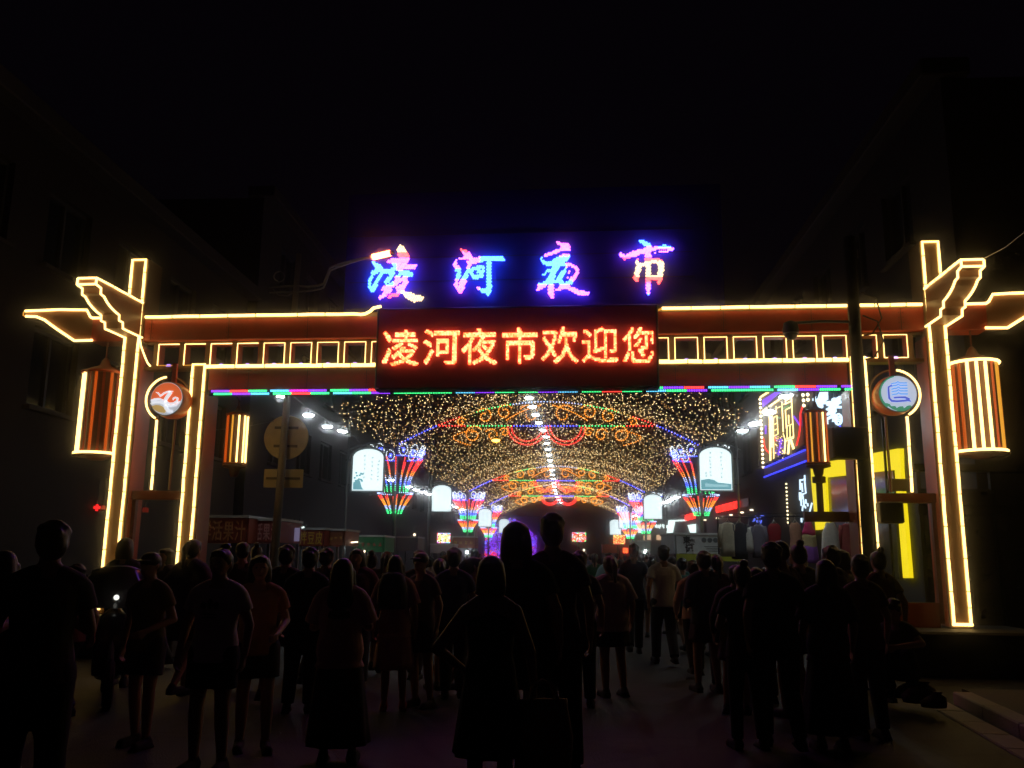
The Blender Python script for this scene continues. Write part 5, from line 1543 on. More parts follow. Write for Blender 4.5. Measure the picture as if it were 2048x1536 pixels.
# ================================================================== PEOPLE
def remesh(mb, vox, smooth=3, dec=.35):
    me = bpy.data.meshes.new('raw'); me.from_pydata(mb.v, [], mb.f); me.update()
    o = bpy.data.objects.new('raw', me); COL.objects.link(o)
    r_ = o.modifiers.new('r', 'REMESH'); r_.mode = 'VOXEL'; r_.voxel_size = vox
    s_ = o.modifiers.new('s', 'SMOOTH'); s_.factor = .5; s_.iterations = smooth
    if dec < 1:
        d_ = o.modifiers.new('d', 'DECIMATE'); d_.ratio = dec
    bpy.context.view_layer.update()
    out = bpy.data.meshes.new_from_object(o.evaluated_get(bpy.context.evaluated_depsgraph_get()))
    bpy.data.objects.remove(o); bpy.data.meshes.remove(me)
    out.polygons.foreach_set('use_smooth', [True] * len(out.polygons))
    return out
def capsule(mb, a, b, ra, rb, n=10):
    a = Vector(a); b = Vector(b); t = b - a
    if t.length < 1e-5: t = Vector((0, 0, 1e-4))
    tn = t.normalized()
    pts = []; rs = []
    for k in (80, 50, 22): pts.append(a - tn * ra * math.sin(R(k))); rs.append(ra * math.cos(R(k)))
    pts.append(a); rs.append(ra); pts.append(b); rs.append(rb)
    for k in (22, 50, 80): pts.append(b + tn * rb * math.sin(R(k))); rs.append(rb * math.cos(R(k)))
    x, y = _frame(tn)
    vs_ = [p + (x * math.cos(2 * math.pi * k / n) + y * math.sin(2 * math.pi * k / n)) * r_ for p, r_ in zip(pts, rs) for k in range(n)]
    fs = [tuple(range(n - 1, -1, -1)), tuple((len(pts) - 1) * n + k for k in range(n))]
    for i in range(len(pts) - 1):
        for k in range(n):
            l = (k + 1) % n; fs.append((i * n + k, i * n + l, (i + 1) * n + l, (i + 1) * n + k))
    mb.add(vs_, fs)

# a pose: leg joints, arm joints, forward lean (person faces +y, 1.72 m tall)
POSES = {
 'stand': dict(kn=[(-.10, .02, .50), (.10, .02, .50)], an=[(-.11, -.02, .085), (.11, -.02, .085)], el=[(-.25, -.03, 1.13), (.25, -.03, 1.13)], wr=[(-.26, .05, .90), (.26, .05, .90)], lean=0),
 'walkA': dict(kn=[(-.09, .16, .51), (.09, -.03, .49)], an=[(-.09, .18, .085), (.09, -.26, .15)], el=[(-.25, -.12, 1.14), (.25, .06, 1.13)], wr=[(-.25, -.08, .91), (.25, .22, .94)], lean=3),
 'walkB': dict(kn=[(-.09, -.03, .49), (.09, .15, .51)], an=[(-.09, -.24, .14), (.09, .16, .085)], el=[(-.24, .06, 1.13), (.24, -.11, 1.14)], wr=[(-.23, .20, .93), (.25, -.08, .91)], lean=3),
 'phone': dict(kn=[(-.10, .02, .50), (.11, .0, .50)], an=[(-.11, -.02, .085), (.13, -.03, .085)], el=[(-.24, .04, 1.14), (.24, .04, 1.14)], wr=[(-.10, .26, 1.22), (.08, .27, 1.24)], lean=2),
 'elbow': dict(kn=[(-.10, .03, .50), (.10, .0, .50)], an=[(-.10, .0, .085), (.11, -.04, .085)], el=[(-.36, -.08, 1.14), (.27, -.02, 1.12)], wr=[(-.18, .06, .98), (.30, .04, .88)], lean=0),
 'carry': dict(kn=[(-.10, .05, .50), (.10, .0, .50)], an=[(-.10, .05, .085), (.11, -.06, .085)], el=[(-.24, -.05, 1.13), (.25, -.05, 1.13)], wr=[(-.16, .22, 1.05), (.27, .0, .88)], lean=2),
 'bend': dict(kn=[(-.10, .06, .50), (.10, .06, .50)], an=[(-.10, -.04, .085), (.10, -.04, .085)], el=[(-.23, .14, 1.14), (.23, .14, 1.14)], wr=[(-.18, .34, 1.02), (.18, .34, 1.02)], lean=28),
 'squat': dict(kn=[(-.16, .30, .50), (.16, .30, .50)], an=[(-.13, .05, .085), (.13, .05, .085)], el=[(-.30, .22, .62), (.30, .22, .62)], wr=[(-.10, .46, .58), (.10, .46, .58)], lean=20, drop=.62),
}
def pose_fn(pose):
    P_ = POSES[pose]; drop = P_.get('drop', 0); a = R(P_['lean'])
    def up(v):
        x, y, z = v
        zz = z - .95; yy = y
        return Vector((x, yy * math.cos(a) + zz * math.sin(a), .95 + zz * math.cos(a) - yy * math.sin(a) - drop))
    return P_, up, drop
def xform(mb, start, fn):
    for i in range(start, len(mb.v)): mb.v[i] = tuple(fn(mb.v[i]))
TORSO = [(.86, .150, .105), (.93, .166, .115), (1.0, .160, .110), (1.10, .138, .098), (1.20, .148, .105), (1.30, .162, .112), (1.37, .156, .098), (1.42, .108, .078), (1.475, .058, .058)]
def torso(mb, up, inf=0.0, z0=0.0, z1=9.9, flare=0.0):
    s0 = len(mb.v)
    rg = [(0, 0, z, rx + inf, ry + inf) for z, rx, ry in TORSO if z0 <= z <= z1]
    if z0 > 0 and z0 < TORSO[0][0] or flare:
        pass
    mb.loft(rg, 18); xform(mb, s0, up)
def arm_pts(P_, up, s):
    i = 0 if s < 0 else 1
    sh = up((s * .168, 0, 1.375))
    if 'drop' in P_: return sh, Vector(P_['el'][i]), Vector(P_['wr'][i])
    return sh, up(P_['el'][i]), up(P_['wr'][i])
def leg_pts(P_, s, drop):
    i = 0 if s < 0 else 1
    return Vector((s * .088, 0, .91 - drop)), Vector(P_['kn'][i]), Vector(P_['an'][i])
_PC = {}
def body_mesh(pose):
    k = ('body', pose)
    if k in _PC: return _PC[k]
    P_, up, drop = pose_fn(pose); mb = MB()
    torso(mb, up)
    capsule(mb, up((0, 0, 1.43)), up((0, .012, 1.55)), .062, .056)
    for s in (-1, 1): capsule(mb, up((s * .03, -.01, 1.475)), up((s * .13, -.005, 1.40)), .042, .05)
    s0 = len(mb.v); mb.ell((0, .018, 1.625), .076, .095, .108, 14, 10); mb.ell((0, .055, 1.575), .055, .052, .058, 12, 8); xform(mb, s0, up)
    capsule(mb, up((0, .105, 1.625)), up((0, .124, 1.597)), .011, .015, 8)
    capsule(mb, up((-.02, .098, 1.556)), up((.02, .098, 1.556)), .012, .012, 8)
    capsule(mb, up((-.035, .088, 1.652)), up((.035, .088, 1.652)), .013, .013, 8)
    for s in (-1, 1):
        capsule(mb, up((s * .079, .0, 1.635)), up((s * .077, .008, 1.60)), .013, .011, 8)
        sh, el, wr = arm_pts(P_, up, s)
        capsule(mb, up((s * .08, 0, 1.385)), sh, .058, .052)
        capsule(mb, sh, el, .052, .040); capsule(mb, el, wr, .041, .027)
        d_ = (wr - el).normalized(); side = Vector((1, 0, 0)); side = (side - d_ * side.dot(d_)).normalized(); fw = d_.cross(side)
        kn = wr + d_ * .085
        for q_ in (-.022, 0, .022): capsule(mb, wr + fw * q_ * .6, kn + fw * q_, .016, .014, 8)
        curl = (-side * s)
        for j, (q_, l_) in enumerate(((-.030, .060), (-.010, .072), (.010, .068), (.030, .052))):
            a0 = kn + fw * q_; a1 = a0 + d_ * l_ * .55 + curl * .012; a2 = a1 + d_ * l_ * .30 + curl * .030
            capsule(mb, a0, a1, .0098, .0092, 8); capsule(mb, a1, a2, .0092, .0082, 8)
        th = wr + d_ * .025 + fw * (.030)
        capsule(mb, th, th + d_ * .035 + fw * .026 + curl * .012, .012, .0105, 8); capsule(mb, th + d_ * .035 + fw * .026 + curl * .012, th + d_ * .062 + fw * .026 + curl * .026, .0105, .009, 8)
        hp_, kn_, an_ = leg_pts(P_, s, drop)
        capsule(mb, hp_, kn_, .088, .056); capsule(mb, kn_, kn_.lerp(an_, .35), .056, .056); capsule(mb, kn_.lerp(an_, .35), an_, .056, .036)
        capsule(mb, an_ + Vector((0, -.03, -.04)), an_ + Vector((s * .02, .15, -.052)), .040, .030)
    _PC[k] = remesh(mb, .0105, 2, .30)
    return _PC[k]
def top_mesh(pose, style):
    k = ('top', pose, style)
    if k in _PC: return _PC[k]
    P_, up, drop = pose_fn(pose); mb = MB()
    inf, hem, sl = {'tee': (.020, .84, .55), 'loose': (.042, .80, .85), 'long': (.024, .84, 1.9), 'tank': (.014, .86, .0), 'crop': (.018, 1.0, .5)}[style]
    s0 = len(mb.v)
    rg = [(0, 0, hem, (.168 if hem < .95 else .16) + inf * 1.25, .118 + inf * 1.15)] + [(0, 0, z, rx + inf, ry + inf) for z, rx, ry in TORSO if z > hem + .03 and z < (1.47 if style != 'tank' else 1.40)]
    if style == 'tank': rg = rg[:-1] + [(0, 0, 1.37, .13, .10), (0, 0, 1.42, .09, .075)]
    mb.loft(rg, 20); xform(mb, s0, up)
    for s in (-1, 1):
        sh, el, wr = arm_pts(P_, up, s)
        if sl > 0:
            capsule(mb, up((s * .07, -.008, 1.435)), up((s * .14, -.005, 1.395)), .045 + inf, .050 + inf)
            capsule(mb, up((s * .08, 0, 1.38)), sh, .058 + inf, .053 + inf * .6)
            e1 = sh.lerp(el, min(1, sl)); r1 = .050 + inf * 1.1
            ra_ = .054 + inf * .7
            s1 = len(mb.v); mb.tube([sh, sh.lerp(e1, .5), e1], ra_, 12, r2=r1 if sl < 1 else .048 + inf * .5)
            if sl > 1: mb.tube([el - (wr - el) * .05, el.lerp(wr, .5), el.lerp(wr, sl - 1)], .050 + inf * .5, 12, r2=.034 + inf * .4)
    _PC[k] = remesh(mb, .013, 2, .4)
    return _PC[k]
def bottom_mesh(pose, style):
    k = ('bot', pose, style)
    if k in _PC: return _PC[k]
    P_, up, drop = pose_fn(pose); mb = MB()
    if style in ('trousers', 'shorts', 'slim'):
        inf = .022 if style != 'slim' else .010
        mb.loft([(0, 0, z - drop, rx + inf * .8, ry + inf * .8) for z, rx, ry in TORSO if z < 1.05], 18)
        for s in (-1, 1):
            hp_, kn_, an_ = leg_pts(P_, s, drop)
            capsule(mb, hp_, hp_.lerp(kn_, .1), .092 + inf, .092 + inf)
            if style == 'shorts': mb.tube([hp_, hp_.lerp(kn_, .35), hp_.lerp(kn_, .68)], .092 + inf, 14, r2=.082 + inf)
            else:
                mb.tube([hp_, hp_.lerp(kn_, .5), kn_], .090 + inf, 14, r2=.060 + inf); capsule(mb, kn_, kn_, .06 + inf, .06 + inf)
                mb.tube([kn_, kn_.lerp(an_, .5), kn_.lerp(an_, .98)], .060 + inf, 14, r2=.046 + inf)
    else:
        zt = 1.06; ln = {'skirt': .62, 'knee': .46, 'maxi': .16}[style]; fl = {'skirt': .215, 'knee': .25, 'maxi': .27}[style]
        n = 40; rings = []
        for i in range(9):
            f = i / 8; z = zt + (ln - zt) * f
            rx = .145 + (fl - .145) * f ** .7; ry = .105 + (fl * .86 - .105) * f ** .8
            rings.append([(rx * math.cos(a) * (1 + .05 * f * math.sin(9 * a)), ry * math.sin(a) * (1 + .05 * f * math.sin(9 * a)) + .02 * f, z - drop) for a in [2 * math.pi * q_ / n for q_ in range(n)]])
        vs_ = [v for r_ in rings for v in r_]
        fs = [(i * n + q_, (i + 1) * n + q_, (i + 1) * n + (q_ + 1) % n, i * n + (q_ + 1) % n) for i in range(8) for q_ in range(n)] + [tuple(range(n)), tuple(8 * n + q_ for q_ in range(n - 1, -1, -1))]
        mb.add(vs_, fs)
        me = mb.mesh('skirt', BLACK, True); _PC[k] = me; me.materials.clear(); return me
    _PC[k] = remesh(mb, .014, 2, .4)
    return _PC[k]
def hair_mesh(pose, style):
    k = ('hair', pose, style)
    if k in _PC: return _PC[k]
    P_, up, drop = pose_fn(pose); mb = MB(); s0 = 0
    if style == 'cap':
        mb.ell((0, .01, 1.665), .090, .108, .085, 16, 10); mb.loft([(0, .12, 1.665, .07, .075), (0, .125, 1.680, .065, .07)], 16); mb.ell((0, -.02, 1.62), .083, .085, .08, 12, 8)
    else:
        mb.ell((0, -.004, 1.652), .089, .104, .096, 16, 10); mb.ell((0, -.030, 1.61), .084, .082, .095, 14, 9)
        mb.ell((0, .062, 1.70), .062, .045, .035, 12, 8)
    if style == 'short':
        rn = random.Random(5)
        for i in range(26):
            a = rn.uniform(0, 6.28); t_ = rn.uniform(.05, 1.35)
            mb.ell((.080 * math.sin(t_) * math.cos(a), -.008 + .094 * math.sin(t_) * math.sin(a), 1.652 + .084 * math.cos(t_)), .026, .028, .024, 8, 6)
    if style == 'bob':
        mb.loft([(0, -.03, 1.48, .098, .07), (0, -.028, 1.53, .108, .085), (0, -.02, 1.62, .102, .098), (0, -.01, 1.70, .085, .09)], 16)
    if style == 'long':
        mb.loft([(0, -.10, 1.16, .075, .03), (0, -.11, 1.24, .11, .045), (0, -.10, 1.38, .12, .05), (0, -.065, 1.48, .105, .06), (0, -.035, 1.60, .098, .085), (0, -.015, 1.69, .085, .09)], 16)
        for s in (-1, 1): capsule(mb, (s * .085, .0, 1.62), (s * .10, .02, 1.36), .03, .028)
    if style == 'pony':
        capsule(mb, (0, -.10, 1.68), (0, -.15, 1.62), .032, .036); capsule(mb, (0, -.15, 1.62), (0, -.155, 1.42), .038, .02)
    if style == 'bun':
        mb.ell((0, -.07, 1.755), .045, .045, .04, 12, 8)
    xform(mb, 0, up)
    _PC[k] = remesh(mb, .012, 1, .5)
    return _PC[k]
def shoe_mesh(pose, s, heel=False):
    k = ('shoe', pose, s)
    if k in _PC: return _PC[k]
    P_, up, drop = pose_fn(pose); mb = MB(); _, kn_, an_ = leg_pts(P_, s, drop)
    capsule(mb, an_ + Vector((0, -.035, -.038)), an_ + Vector((s * .02, .155, -.048)), .048, .040)
    mb.box(an_ + Vector((s * .01, .06, -.076)), (.085, .27, .022)); capsule(mb, an_ + Vector((0, -.02, -.03)), an_ + Vector((0, -.01, .0)), .045, .044)
    _PC[k] = remesh(mb, .012, 2, .4)
    return _PC[k]
eye = MB(); eye.ell((0, 0, 0), .010, .006, .006, 8, 6); EYE = eye.mesh('eye', mat('eye_dark', (.02, .015, .012), .3), True)
lip = MB(); lip.ell((0, 0, 0), .021, .008, .006, 8, 6); LIP = lip.mesh('mouth', mat('lip', (.32, .11, .09), .5), True)
SKIN = mat('skin', (.42, .25, .17), .55, var=.1)
HAIRM = mat('black_hair', (.012, .010, .010), .45, var=.3, scale=60)
HAIRB = mat('brown_hair', (.05, .022, .012), .45, var=.3, scale=60)
_CM = {}
def cloth(c):
    k = tuple(c)
    if k not in _CM: _CM[k] = mat('cloth_%d' % len(_CM), c, .85, var=.15, scale=25, bump=.25)
    return _CM[k]
def slot(o, m_):
    if len(o.data.materials) == 0: o.data.materials.append(m_)
    o.material_slots[0].link = 'OBJECT'; o.material_slots[0].material = m_
    return o
def person(label, px, d, H, yaw, pose, top, tcol, bot, bcol, hair, face=False, hairm=None, shoes=(.03, .03, .035), group='people in the crowd'):
    p = at(px, 1108, d)
    o = slot(put('person', body_mesh(pose), None, (p.x, p.y, 0), yaw), SKIN)
    if pose == 'squat': o.location.z = .11
    s_ = H / 1.735; rb_ = random.Random(label); wd_ = rb_.uniform(.94, 1.10); o.scale = (s_ * wd_, s_ * wd_, s_)
    o.rotation_euler = (R(rb_.uniform(-2.5, 2.5)), R(rb_.uniform(-2, 2)), yaw)
    tag(o, label, 'person', group)
    slot(put('shirt' if top != 'loose' else 'blouse', top_mesh(pose, top), o), cloth(tcol))
    slot(put({'trousers': 'trousers', 'slim': 'trousers', 'shorts': 'shorts'}.get(bot, 'skirt'), bottom_mesh(pose, bot), o), cloth(bcol))
    slot(put('hair' if hair != 'cap' else 'cap', hair_mesh(pose, hair), o), hairm or HAIRM)
    for s in (-1, 1): slot(put('shoe', shoe_mesh(pose, s), o), cloth(shoes))
    if face:
        P_, up, dr = pose_fn(pose)
        for s in (-1, 1): put('eye', EYE, o, up((s * .033, .108, 1.632)))
        put('mouth', LIP, o, up((0, .106, 1.557)))
    return o
BK = (.015, .015, .018); NV = (.025, .03, .07); DG = (.05, .05, .055); PI = math.pi
A_ = person('tall man in a dark maroon tee standing in the centre with his back turned', 1118, 6.5, 1.80, .05, 'stand', 'tee', (.10, .03, .03), 'trousers', BK, 'short')
B_ = person('person in a dark top with a rounded dark head just left of the tall man', 1048, 6.2, 1.735, -.05, 'stand', 'tee', (.035, .02, .025), 'shorts', BK, 'bob')
C_ = person('woman in a black sleeveless dress carrying a floral bag in front of the crowd', 986, 5.35, 1.50, .0, 'elbow', 'tank', BK, 'knee', BK, 'bob')
D_ = person('woman in a pale loose top and short black skirt with bare legs', 1226, 10.2, 1.52, .25, 'stand', 'loose', (.46, .36, .34), 'skirt', BK, 'pony', hairm=HAIRB)
E_ = person('man in a white shirt walking into the market right of centre', 1325, 13.2, 1.68, .03, 'walkA', 'tee', (.66, .64, .62), 'trousers', (.04, .045, .07), 'short')
F_ = person('boy in a pale pink long sleeved shirt beside the man in white', 1386, 12.0, 1.47, .0, 'walkB', 'long', (.50, .38, .36), 'slim', BK, 'short')
G_ = person('man in a light blue tee bending forward far behind the tall man', 1196, 18.5, 1.66, -1.2, 'bend', 'tee', (.34, .55, .60), 'trousers', NV, 'short')
H_ = person('man in a navy tee walking left of the man in white', 1266, 14.6, 1.72, -.05, 'walkB', 'tee', NV, 'trousers', BK, 'short')
I_ = person('woman in dark clothes holding a phone left of the man in black', 1482, 7.55, 1.45, .1, 'phone', 'tee', (.03, .022, .03), 'slim', BK, 'bun')
J_ = person('tall man in a black tee and black trousers right of the clothes rail', 1548, 7.5, 1.63, -.1, 'walkA', 'tee', BK, 'slim', BK, 'short')
K_ = person('woman in a long black skirt before the white hanging top', 1642, 7.5, 1.50, .05, 'stand', 'loose', (.045, .02, .022), 'maxi', BK, 'bob')
L_ = person('man in a brown tee standing before the camera pole', 1722, 8.0, 1.54, .15, 'stand', 'tee', (.16, .07, .045), 'trousers', DG, 'short')
M_ = person('vendor in dark clothes squatting on the right pavement', 1788, 9.6, 1.60, 2.4, 'squat', 'tee', (.04, .03, .03), 'trousers', BK, 'short')
N_ = person('young person in a white tee with dark chest print facing the viewer', 442, 6.6, 1.53, PI - .1, 'stand', 'tee', (.72, .64, .56), 'shorts', BK, 'bun', True)
O_ = person('girl in a patterned ochre top and black shorts with bare legs', 530, 7.3, 1.49, PI + .3, 'carry', 'tee', (.42, .22, .10), 'shorts', BK, 'bob', True)
P_1 = person('man in a black tee and black trousers behind the girl in ochre', 612, 9.0, 1.56, .1, 'stand', 'tee', BK, 'trousers', BK, 'short')
Q_ = person('girl in a wide pinkish blouse and long dark skirt with long hair', 692, 6.9, 1.47, .05, 'phone', 'loose', (.66, .40, .34), 'maxi', (.035, .022, .025), 'long')
R_ = person('woman in a dusty pink dress wearing a black backpack', 797, 9.2, 1.50, .1, 'stand', 'loose', (.55, .30, .28), 'knee', (.55, .30, .28), 'long', shoes=(.35, .08, .10))
S_ = person('man in charcoal grey between the pink dress and the navy shirt', 836, 11.2, 1.56, -.2, 'walkA', 'tee', DG, 'trousers', BK, 'short')
T_ = person('girl in a lilac top and dark shorts left of the man in navy', 872, 10.4, 1.47, .3, 'walkB', 'tee', (.22, .16, .24), 'shorts', BK, 'pony')
U_ = person('man in a dark blue tee and black trousers left of the black dress', 912, 9.8, 1.58, .05, 'walkA', 'tee', (.035, .04, .12), 'trousers', BK, 'short')
V_ = person('person in an olive tee beside the left inner pillar', 312, 7.4, 1.50, PI - .3, 'carry', 'tee', (.16, .13, .04), 'shorts', DG, 'cap', True)
W_1 = person('big dark figure in a black tee at the left edge', 96, 4.9, 1.66, .5, 'phone', 'tee', (.03, .02, .022), 'trousers', BK, 'short')
X_ = person('woman in a dark red top at the far left border', 18, 6.2, 1.50, .3, 'stand', 'tee', (.10, .03, .02), 'slim', BK, 'long')
Y_ = person('man with a dark striped shirt behind the girl in the blouse', 650, 10.8, 1.57, -.3, 'walkB', 'tee', (.10, .08, .12), 'trousers', NV, 'short')
Z_ = person('person in a brown shirt and cap left of the wide blouse', 575, 11.5, 1.50, .2, 'stand', 'tee', (.09, .05, .04), 'trousers', BK, 'cap')
person('woman in a grey dress between the pink dress and the wide blouse', 745, 12.0, 1.52, 0, 'walkA', 'loose', (.14, .13, .15), 'knee', (.14, .13, .15), 'bun')
person('woman in a dark red shirt behind the woman holding a phone', 1442, 10.6, 1.55, 0, 'walkA', 'long', (.14, .025, .03), 'slim', NV, 'pony')
person('boy in a teal tee behind the boy in pink', 1368, 15.0, 1.50, .1, 'walkB', 'tee', (.06, .26, .24), 'shorts', BK, 'short')
person('man in dark teal shirt in front of the white banner booth', 1412, 15.5, 1.56, 0, 'stand', 'tee', (.05, .09, .11), 'trousers', BK, 'short')
person('woman in black with a bun in front of the white banner booth', 1432, 14.2, 1.52, .1, 'walkA', 'tee', BK, 'skirt', BK, 'bun')
person('shopper in a pale blue cap by the clothes rail', 1505, 12.6, 1.48, .3, 'bend', 'tee', (.12, .12, .16), 'trousers', BK, 'cap', hairm=cloth((.28, .45, .55)))
person('man in a dark plum shirt left of the camera pole', 1600, 11.0, 1.50, -.2, 'carry', 'tee', (.06, .03, .06), 'trousers', BK, 'short')
person('woman in a camouflage green vest left of the black dress', 955, 13.0, 1.48, .1, 'walkB', 'tank', (.12, .14, .10), 'slim', BK, 'bob')
person('man in dark grey polo behind the tall man', 1160, 9.5, 1.56, -.1, 'stand', 'tee', (.06, .05, .06), 'trousers', BK, 'short')
tops = [('cream', (.50, .46, .36)), ('white', (.6, .6, .6)), ('crimson', (.26, .02, .03)), ('sky blue', (.25, .42, .55)), ('black', BK), ('mustard', (.40, .28, .05)), ('mint', (.28, .48, .38)), ('peach', (.5, .30, .22)), ('denim blue', (.08, .13, .25)), ('ash grey', (.25, .25, .26)), ('violet', (.2, .08, .3)), ('forest green', (.03, .12, .05))]
hairs = [('short hair', 'short'), ('a ponytail', 'pony'), ('a bun', 'bun'), ('bobbed hair', 'bob'), ('a cap', 'cap')]
rnd = random.Random(21); k = 0
poses = ['walkA', 'walkB', 'stand', 'carry', 'phone']
xs_ = [860, 890, 905, 928, 945, 962, 980, 1000, 1010, 1168, 1182, 1192, 1210, 1235, 1250, 1278, 1290, 1305, 1345, 1352, 1180, 1222, 1240, 1020, 935, 1298]
for i, x in enumerate(xs_):
    cn, cc = tops[i % len(tops)]; hn, hh = hairs[(i + i // 12) % len(hairs)]
    d = 17 + (i * 7.3) % 26
    person('person in a %s top with %s far down the %s of the street' % (cn, hn, 'left' if x < 1040 else 'right'), x, d, 1.48 + (i * 37 % 22) / 100, rnd.uniform(-.4, .4), poses[i % 5], 'tee', cc, ('trousers', 'shorts', 'slim', 'skirt')[i % 4], (BK, NV, DG)[i % 3], hh, group='far crowd in the market street')

MID = [(150, 8.6), (258, 10.6), (382, 9.8), (488, 10.4), (505, 12.5), (566, 9.6), (718, 10.6), (770, 11.9), (852, 9.4), (890, 12.4), (942, 10.2), (1082, 8.6), (1140, 11.6),
       (1462, 9.2), (1512, 9.9), (1530, 12.0), (1578, 9.0), (1612, 9.6), (1668, 9.4), (1690, 10.9), (1752, 9.9), (1408, 10.6), (330, 12.0)]
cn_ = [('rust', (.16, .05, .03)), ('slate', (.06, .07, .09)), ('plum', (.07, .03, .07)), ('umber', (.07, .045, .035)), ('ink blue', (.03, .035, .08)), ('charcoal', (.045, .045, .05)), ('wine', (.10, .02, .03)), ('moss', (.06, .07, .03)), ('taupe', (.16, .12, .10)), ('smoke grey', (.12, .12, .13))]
gn_ = [('jeans', 'trousers', (.05, .06, .10)), ('black shorts', 'shorts', BK), ('a short skirt', 'skirt', (.05, .03, .05))]
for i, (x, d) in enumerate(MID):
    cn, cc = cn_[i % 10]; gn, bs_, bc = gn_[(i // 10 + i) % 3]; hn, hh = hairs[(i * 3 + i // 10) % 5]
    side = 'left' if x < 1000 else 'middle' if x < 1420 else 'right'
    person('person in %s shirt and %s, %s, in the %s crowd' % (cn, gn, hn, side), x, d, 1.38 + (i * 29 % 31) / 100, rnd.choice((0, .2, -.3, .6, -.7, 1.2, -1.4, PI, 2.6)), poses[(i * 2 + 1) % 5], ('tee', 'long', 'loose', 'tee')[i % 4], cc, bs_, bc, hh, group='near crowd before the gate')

pN = MB()
for dx, dz, w__, h__ in ((0, .03, .045, .09), (-.05, .02, .05, .06), (.05, .02, .05, .06), (0, -.05, .14, .012), (0, -.075, .13, .012)):
    pN.ell((dx, .146, 1.27 + dz), w__ / 2, .006, h__ / 2, 10, 6)
tag(pN.build('chest_print', cloth(BK), N_, True), kind='stuff')

# things people carry
pC = C_.location
bag = empty('tote_bag', (pC.x + .30, pC.y - .02, .28), .2); tag(bag, 'floral patterned cloth tote bag hanging from the hand of the woman in black', 'bag')
b = MB()
b.loft([(0, 0, 0, .15, .06), (0, 0, .03, .165, .075), (.01, 0, .2, .17, .085), (0, 0, .36, .15, .06), (0, 0, .42, .145, .03)], 18); b.build('bag_body', mat('bag_floral', (.26, .13, .10), .8, var=.7, scale=22), bag, True)
for s in (-1, 1):
    b = MB(); b.tube([(-.09, s * .02, .40), (-.05, s * .02, .5), (0, s * .008, .52), (.05, s * .02, .5), (.09, s * .02, .40)], .011, 6); b.build('strap', mat('bag_strap', (.30, .18, .12), .8), bag)
pR = R_.location
bp_ = empty('backpack', (pR.x - .02, pR.y - .20, .98), .1); tag(bp_, 'black backpack worn over the dusty pink dress', 'backpack')
b = MB(); b.loft([(0, 0, 0, .13, .07), (0, -.01, .05, .15, .09), (0, -.01, .22, .145, .085), (0, .01, .33, .11, .06), (0, .02, .36, .05, .03)], 16); b.build('pack', mat('pack_black', (.012, .012, .014), .7), bp_, True)
for s in (-1, 1):
    b = MB(); b.tube([(s * .09, .05, .05), (s * .12, .12, .2), (s * .11, .16, .33), (s * .08, .03, .34)], .014, 6); b.build('strap', MATS['pack_black'], bp_)
b = MB(); b.box((0, -.10, .1), (.2, .03, .12), bev=.01); b.build('pocket', MATS['pack_black'], bp_)
pI = I_.location
ph = empty('phone', (pI.x + .01, pI.y + .30, 1.06), .1); tag(ph, 'dark phone held up by the woman left of the man in black', 'phone')
b = MB(); b.box((0, 0, 0), (.072, .009, .15), bev=.004); b.build('phone_body', BLACK, ph)
b = MB(); b.box((0, -.006, 0), (.062, .002, .13)); b.build('phone_screen', emis('phone_glow', (.5, .7, 1.0), .15), ph)
pD = D_.location
pb_ = empty('plastic_bag', (pD.x - .26, pD.y + .02, .52), .3); tag(pb_, 'small white plastic bag carried beside the short black skirt', 'bag')
b = MB(); b.loft([(0, 0, 0, .07, .05), (0, 0, .05, .10, .07), (0, 0, .16, .09, .06), (.01, 0, .24, .04, .02), (.01, 0, .28, .05, .015)], 12); b.build('bag_body', mat('plastic_white', (.55, .50, .45), .4), pb_, True)
for s in (-1, 1):
    b = MB(); b.tube([(s * .03, 0, .26), (s * .02, 0, .33), (0, 0, .35)], .008, 5); b.build('handle', MATS['plastic_white'], pb_)

# ------------------------------------------------------------------ electric scooter on the left
p = at(226, 1235, 9.6)
sc_ = empty('electric_scooter', (p.x, p.y, 0), R(205)); tag(sc_, 'dark electric scooter with windscreen parked before the left outer pillar', 'scooter')
SCP = mat('scooter_paint', (.03, .025, .03), .25, spec=.8)
for yy in (-.58, .60):
    t = MB(); t.tube([(0, yy + .20 * math.cos(a), .23 + .20 * math.sin(a)) for a in [2 * math.pi * i / 24 for i in range(24)]], .045, 8, closed=True); wl = t.build('wheel', mat('tyre', (.015, .015, .015), .8), sc_)
    t = MB(); t.lathe([(.14, -.02), (.15, 0), (.14, .02)], n=18); t.v = [(z, yy + x, .23 + y) for x, y, z in t.v]; t.build('rim', GREYM, wl)
t = MB(); t.loft([(0, 0, .24, .13, .34), (0, -.05, .34, .15, .40), (0, -.30, .50, .13, .28), (0, -.34, .66, .12, .26), (0, -.34, .70, .10, .22)], 18); t.build('body', SCP, sc_, True)
t = MB(); t.loft([(0, -.30, .70, .12, .30), (0, -.30, .76, .13, .32), (0, -.30, .79, .10, .27)], 18); t.build('seat', mat('seat_vinyl', (.02, .02, .02), .5), sc_, True)
t = MB(); t.loft([(0, .42, .30, .16, .06), (0, .44, .60, .18, .07), (0, .38, .86, .14, .08), (0, .36, .94, .06, .05)], 16); t.build('leg_shield', SCP, sc_, True)
t = MB(); t.tube([(0, .60, .25), (0, .50, .55), (0, .36, 1.0)], .03, 8); t.build('steering_column', GREYM, sc_)
t = MB(); t.tube([(-.33, .24, 1.03), (-.15, .34, 1.02), (.15, .34, 1.02), (.33, .24, 1.03)], .016, 8); t.build('handlebar', GREYM, sc_)
t = MB(); t.lathe([(.01, 0), (.024, .006), (.027, .03), (.016, .05)], n=12); t.v = [(x, .58 - z, 1.06 + y) for x, y, z in t.v]; t.build('headlight', emis('scooter_lamp', (1, 1, .9), 1.2), sc_, True)
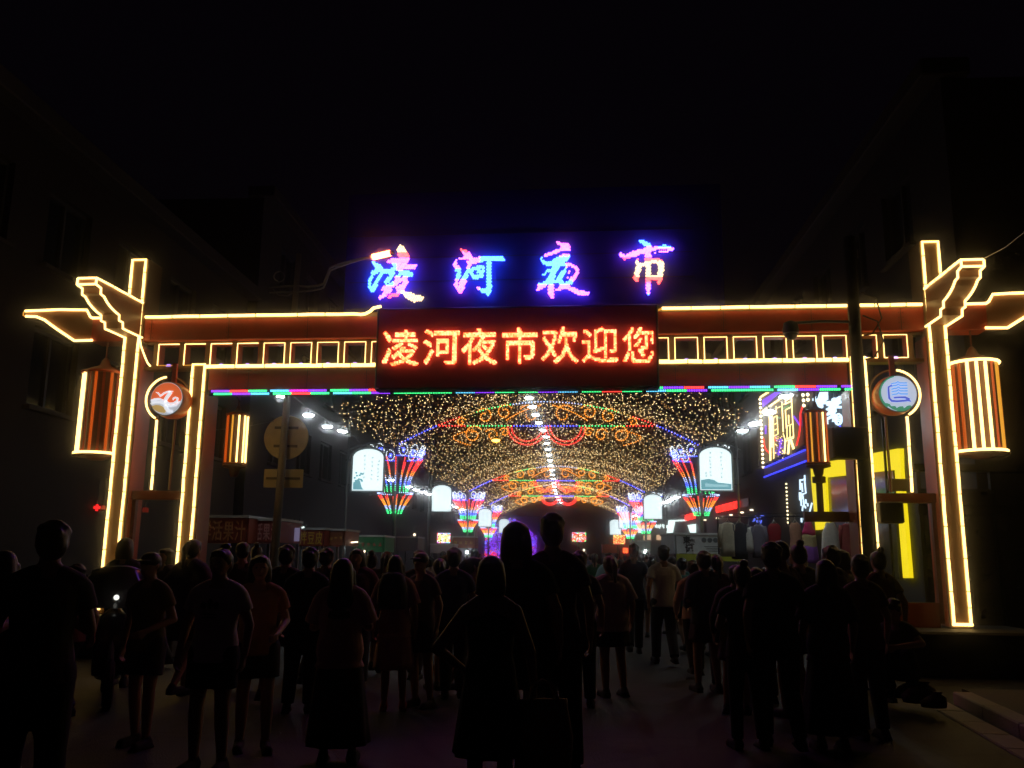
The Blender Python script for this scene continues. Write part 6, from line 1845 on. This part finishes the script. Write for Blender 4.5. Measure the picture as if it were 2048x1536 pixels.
for s in (-1, 1):
    t = MB(); t.tube([(s * .27, .28, 1.04), (s * .32, .28, 1.22)], .007, 5); t.build('mirror_stem', GREYM, sc_)
    t = MB(); t.ell((s * .33, .28, 1.26), .055, .012, .04, 12, 8); t.build('mirror', DARKM, sc_, True)
t = MB()
vs_ = []
for j in range(6):
    for i in range(9):
        a = -1 + 2 * i / 8; f = j / 5
        vs_.append((a * (.34 - .10 * f * f), .46 - .16 * f - .14 * a * a, .95 + .42 * f - .06 * a * a * f))
nv = len(vs_)
vs_ += [(x, y - .008, z) for x, y, z in vs_]
fs = []
for j in range(5):
    for i in range(8):
        q_ = j * 9 + i
        fs += [(q_, q_ + 1, q_ + 10, q_ + 9), (nv + q_, nv + q_ + 9, nv + q_ + 10, nv + q_ + 1)]
t.add(vs_, fs); t.build('windscreen', mat('smoked_plastic', (.05, .045, .045), .15), sc_, True)
t = MB(); t.tube([Vector(vs_[45 + i]) for i in range(9)], .010, 6); t.build('windscreen_trim', GREYM, sc_)

# ------------------------------------------------------------------ overhead wires
for k, (a, b_, lab) in enumerate(((at(1968, 517, 11.3), at(2060, 455, 10.0), 'thin wire running up from the right bracket to the frame edge'), (at(400, 862, 14.2), at(548, 842, 15.4), 'thin pale wire from the left inner pillar to the round road sign'))):
    t = MB(); mid = (a + b_) / 2 - Vector((0, 0, .04)); t.tube([a, mid, b_], .006, 5); tag(t.build('wire', GREYM), lab, 'wire')

# ------------------------------------------------------------------ thin scattering air added for the bloom around the lights
hz_ = MB(); hz_.box((0, 140, 8.0), (408, 408, 18.2))
hm = bpy.data.materials.new('haze'); hm.use_nodes = True
nt = hm.node_tree; nt.nodes.remove(nt.nodes['Principled BSDF'])
v = nt.nodes.new('ShaderNodeVolumePrincipled')
v.inputs['Density'].default_value = 0.009; v.inputs['Anisotropy'].default_value = 0.994; v.inputs['Color'].default_value = (.92, .92, .94, 1)
nt.links.new(v.outputs[0], nt.nodes['Material Output'].inputs['Volume'])
tag(hz_.build('haze', hm), kind='stuff')
scene.cycles.volume_bounces = 0
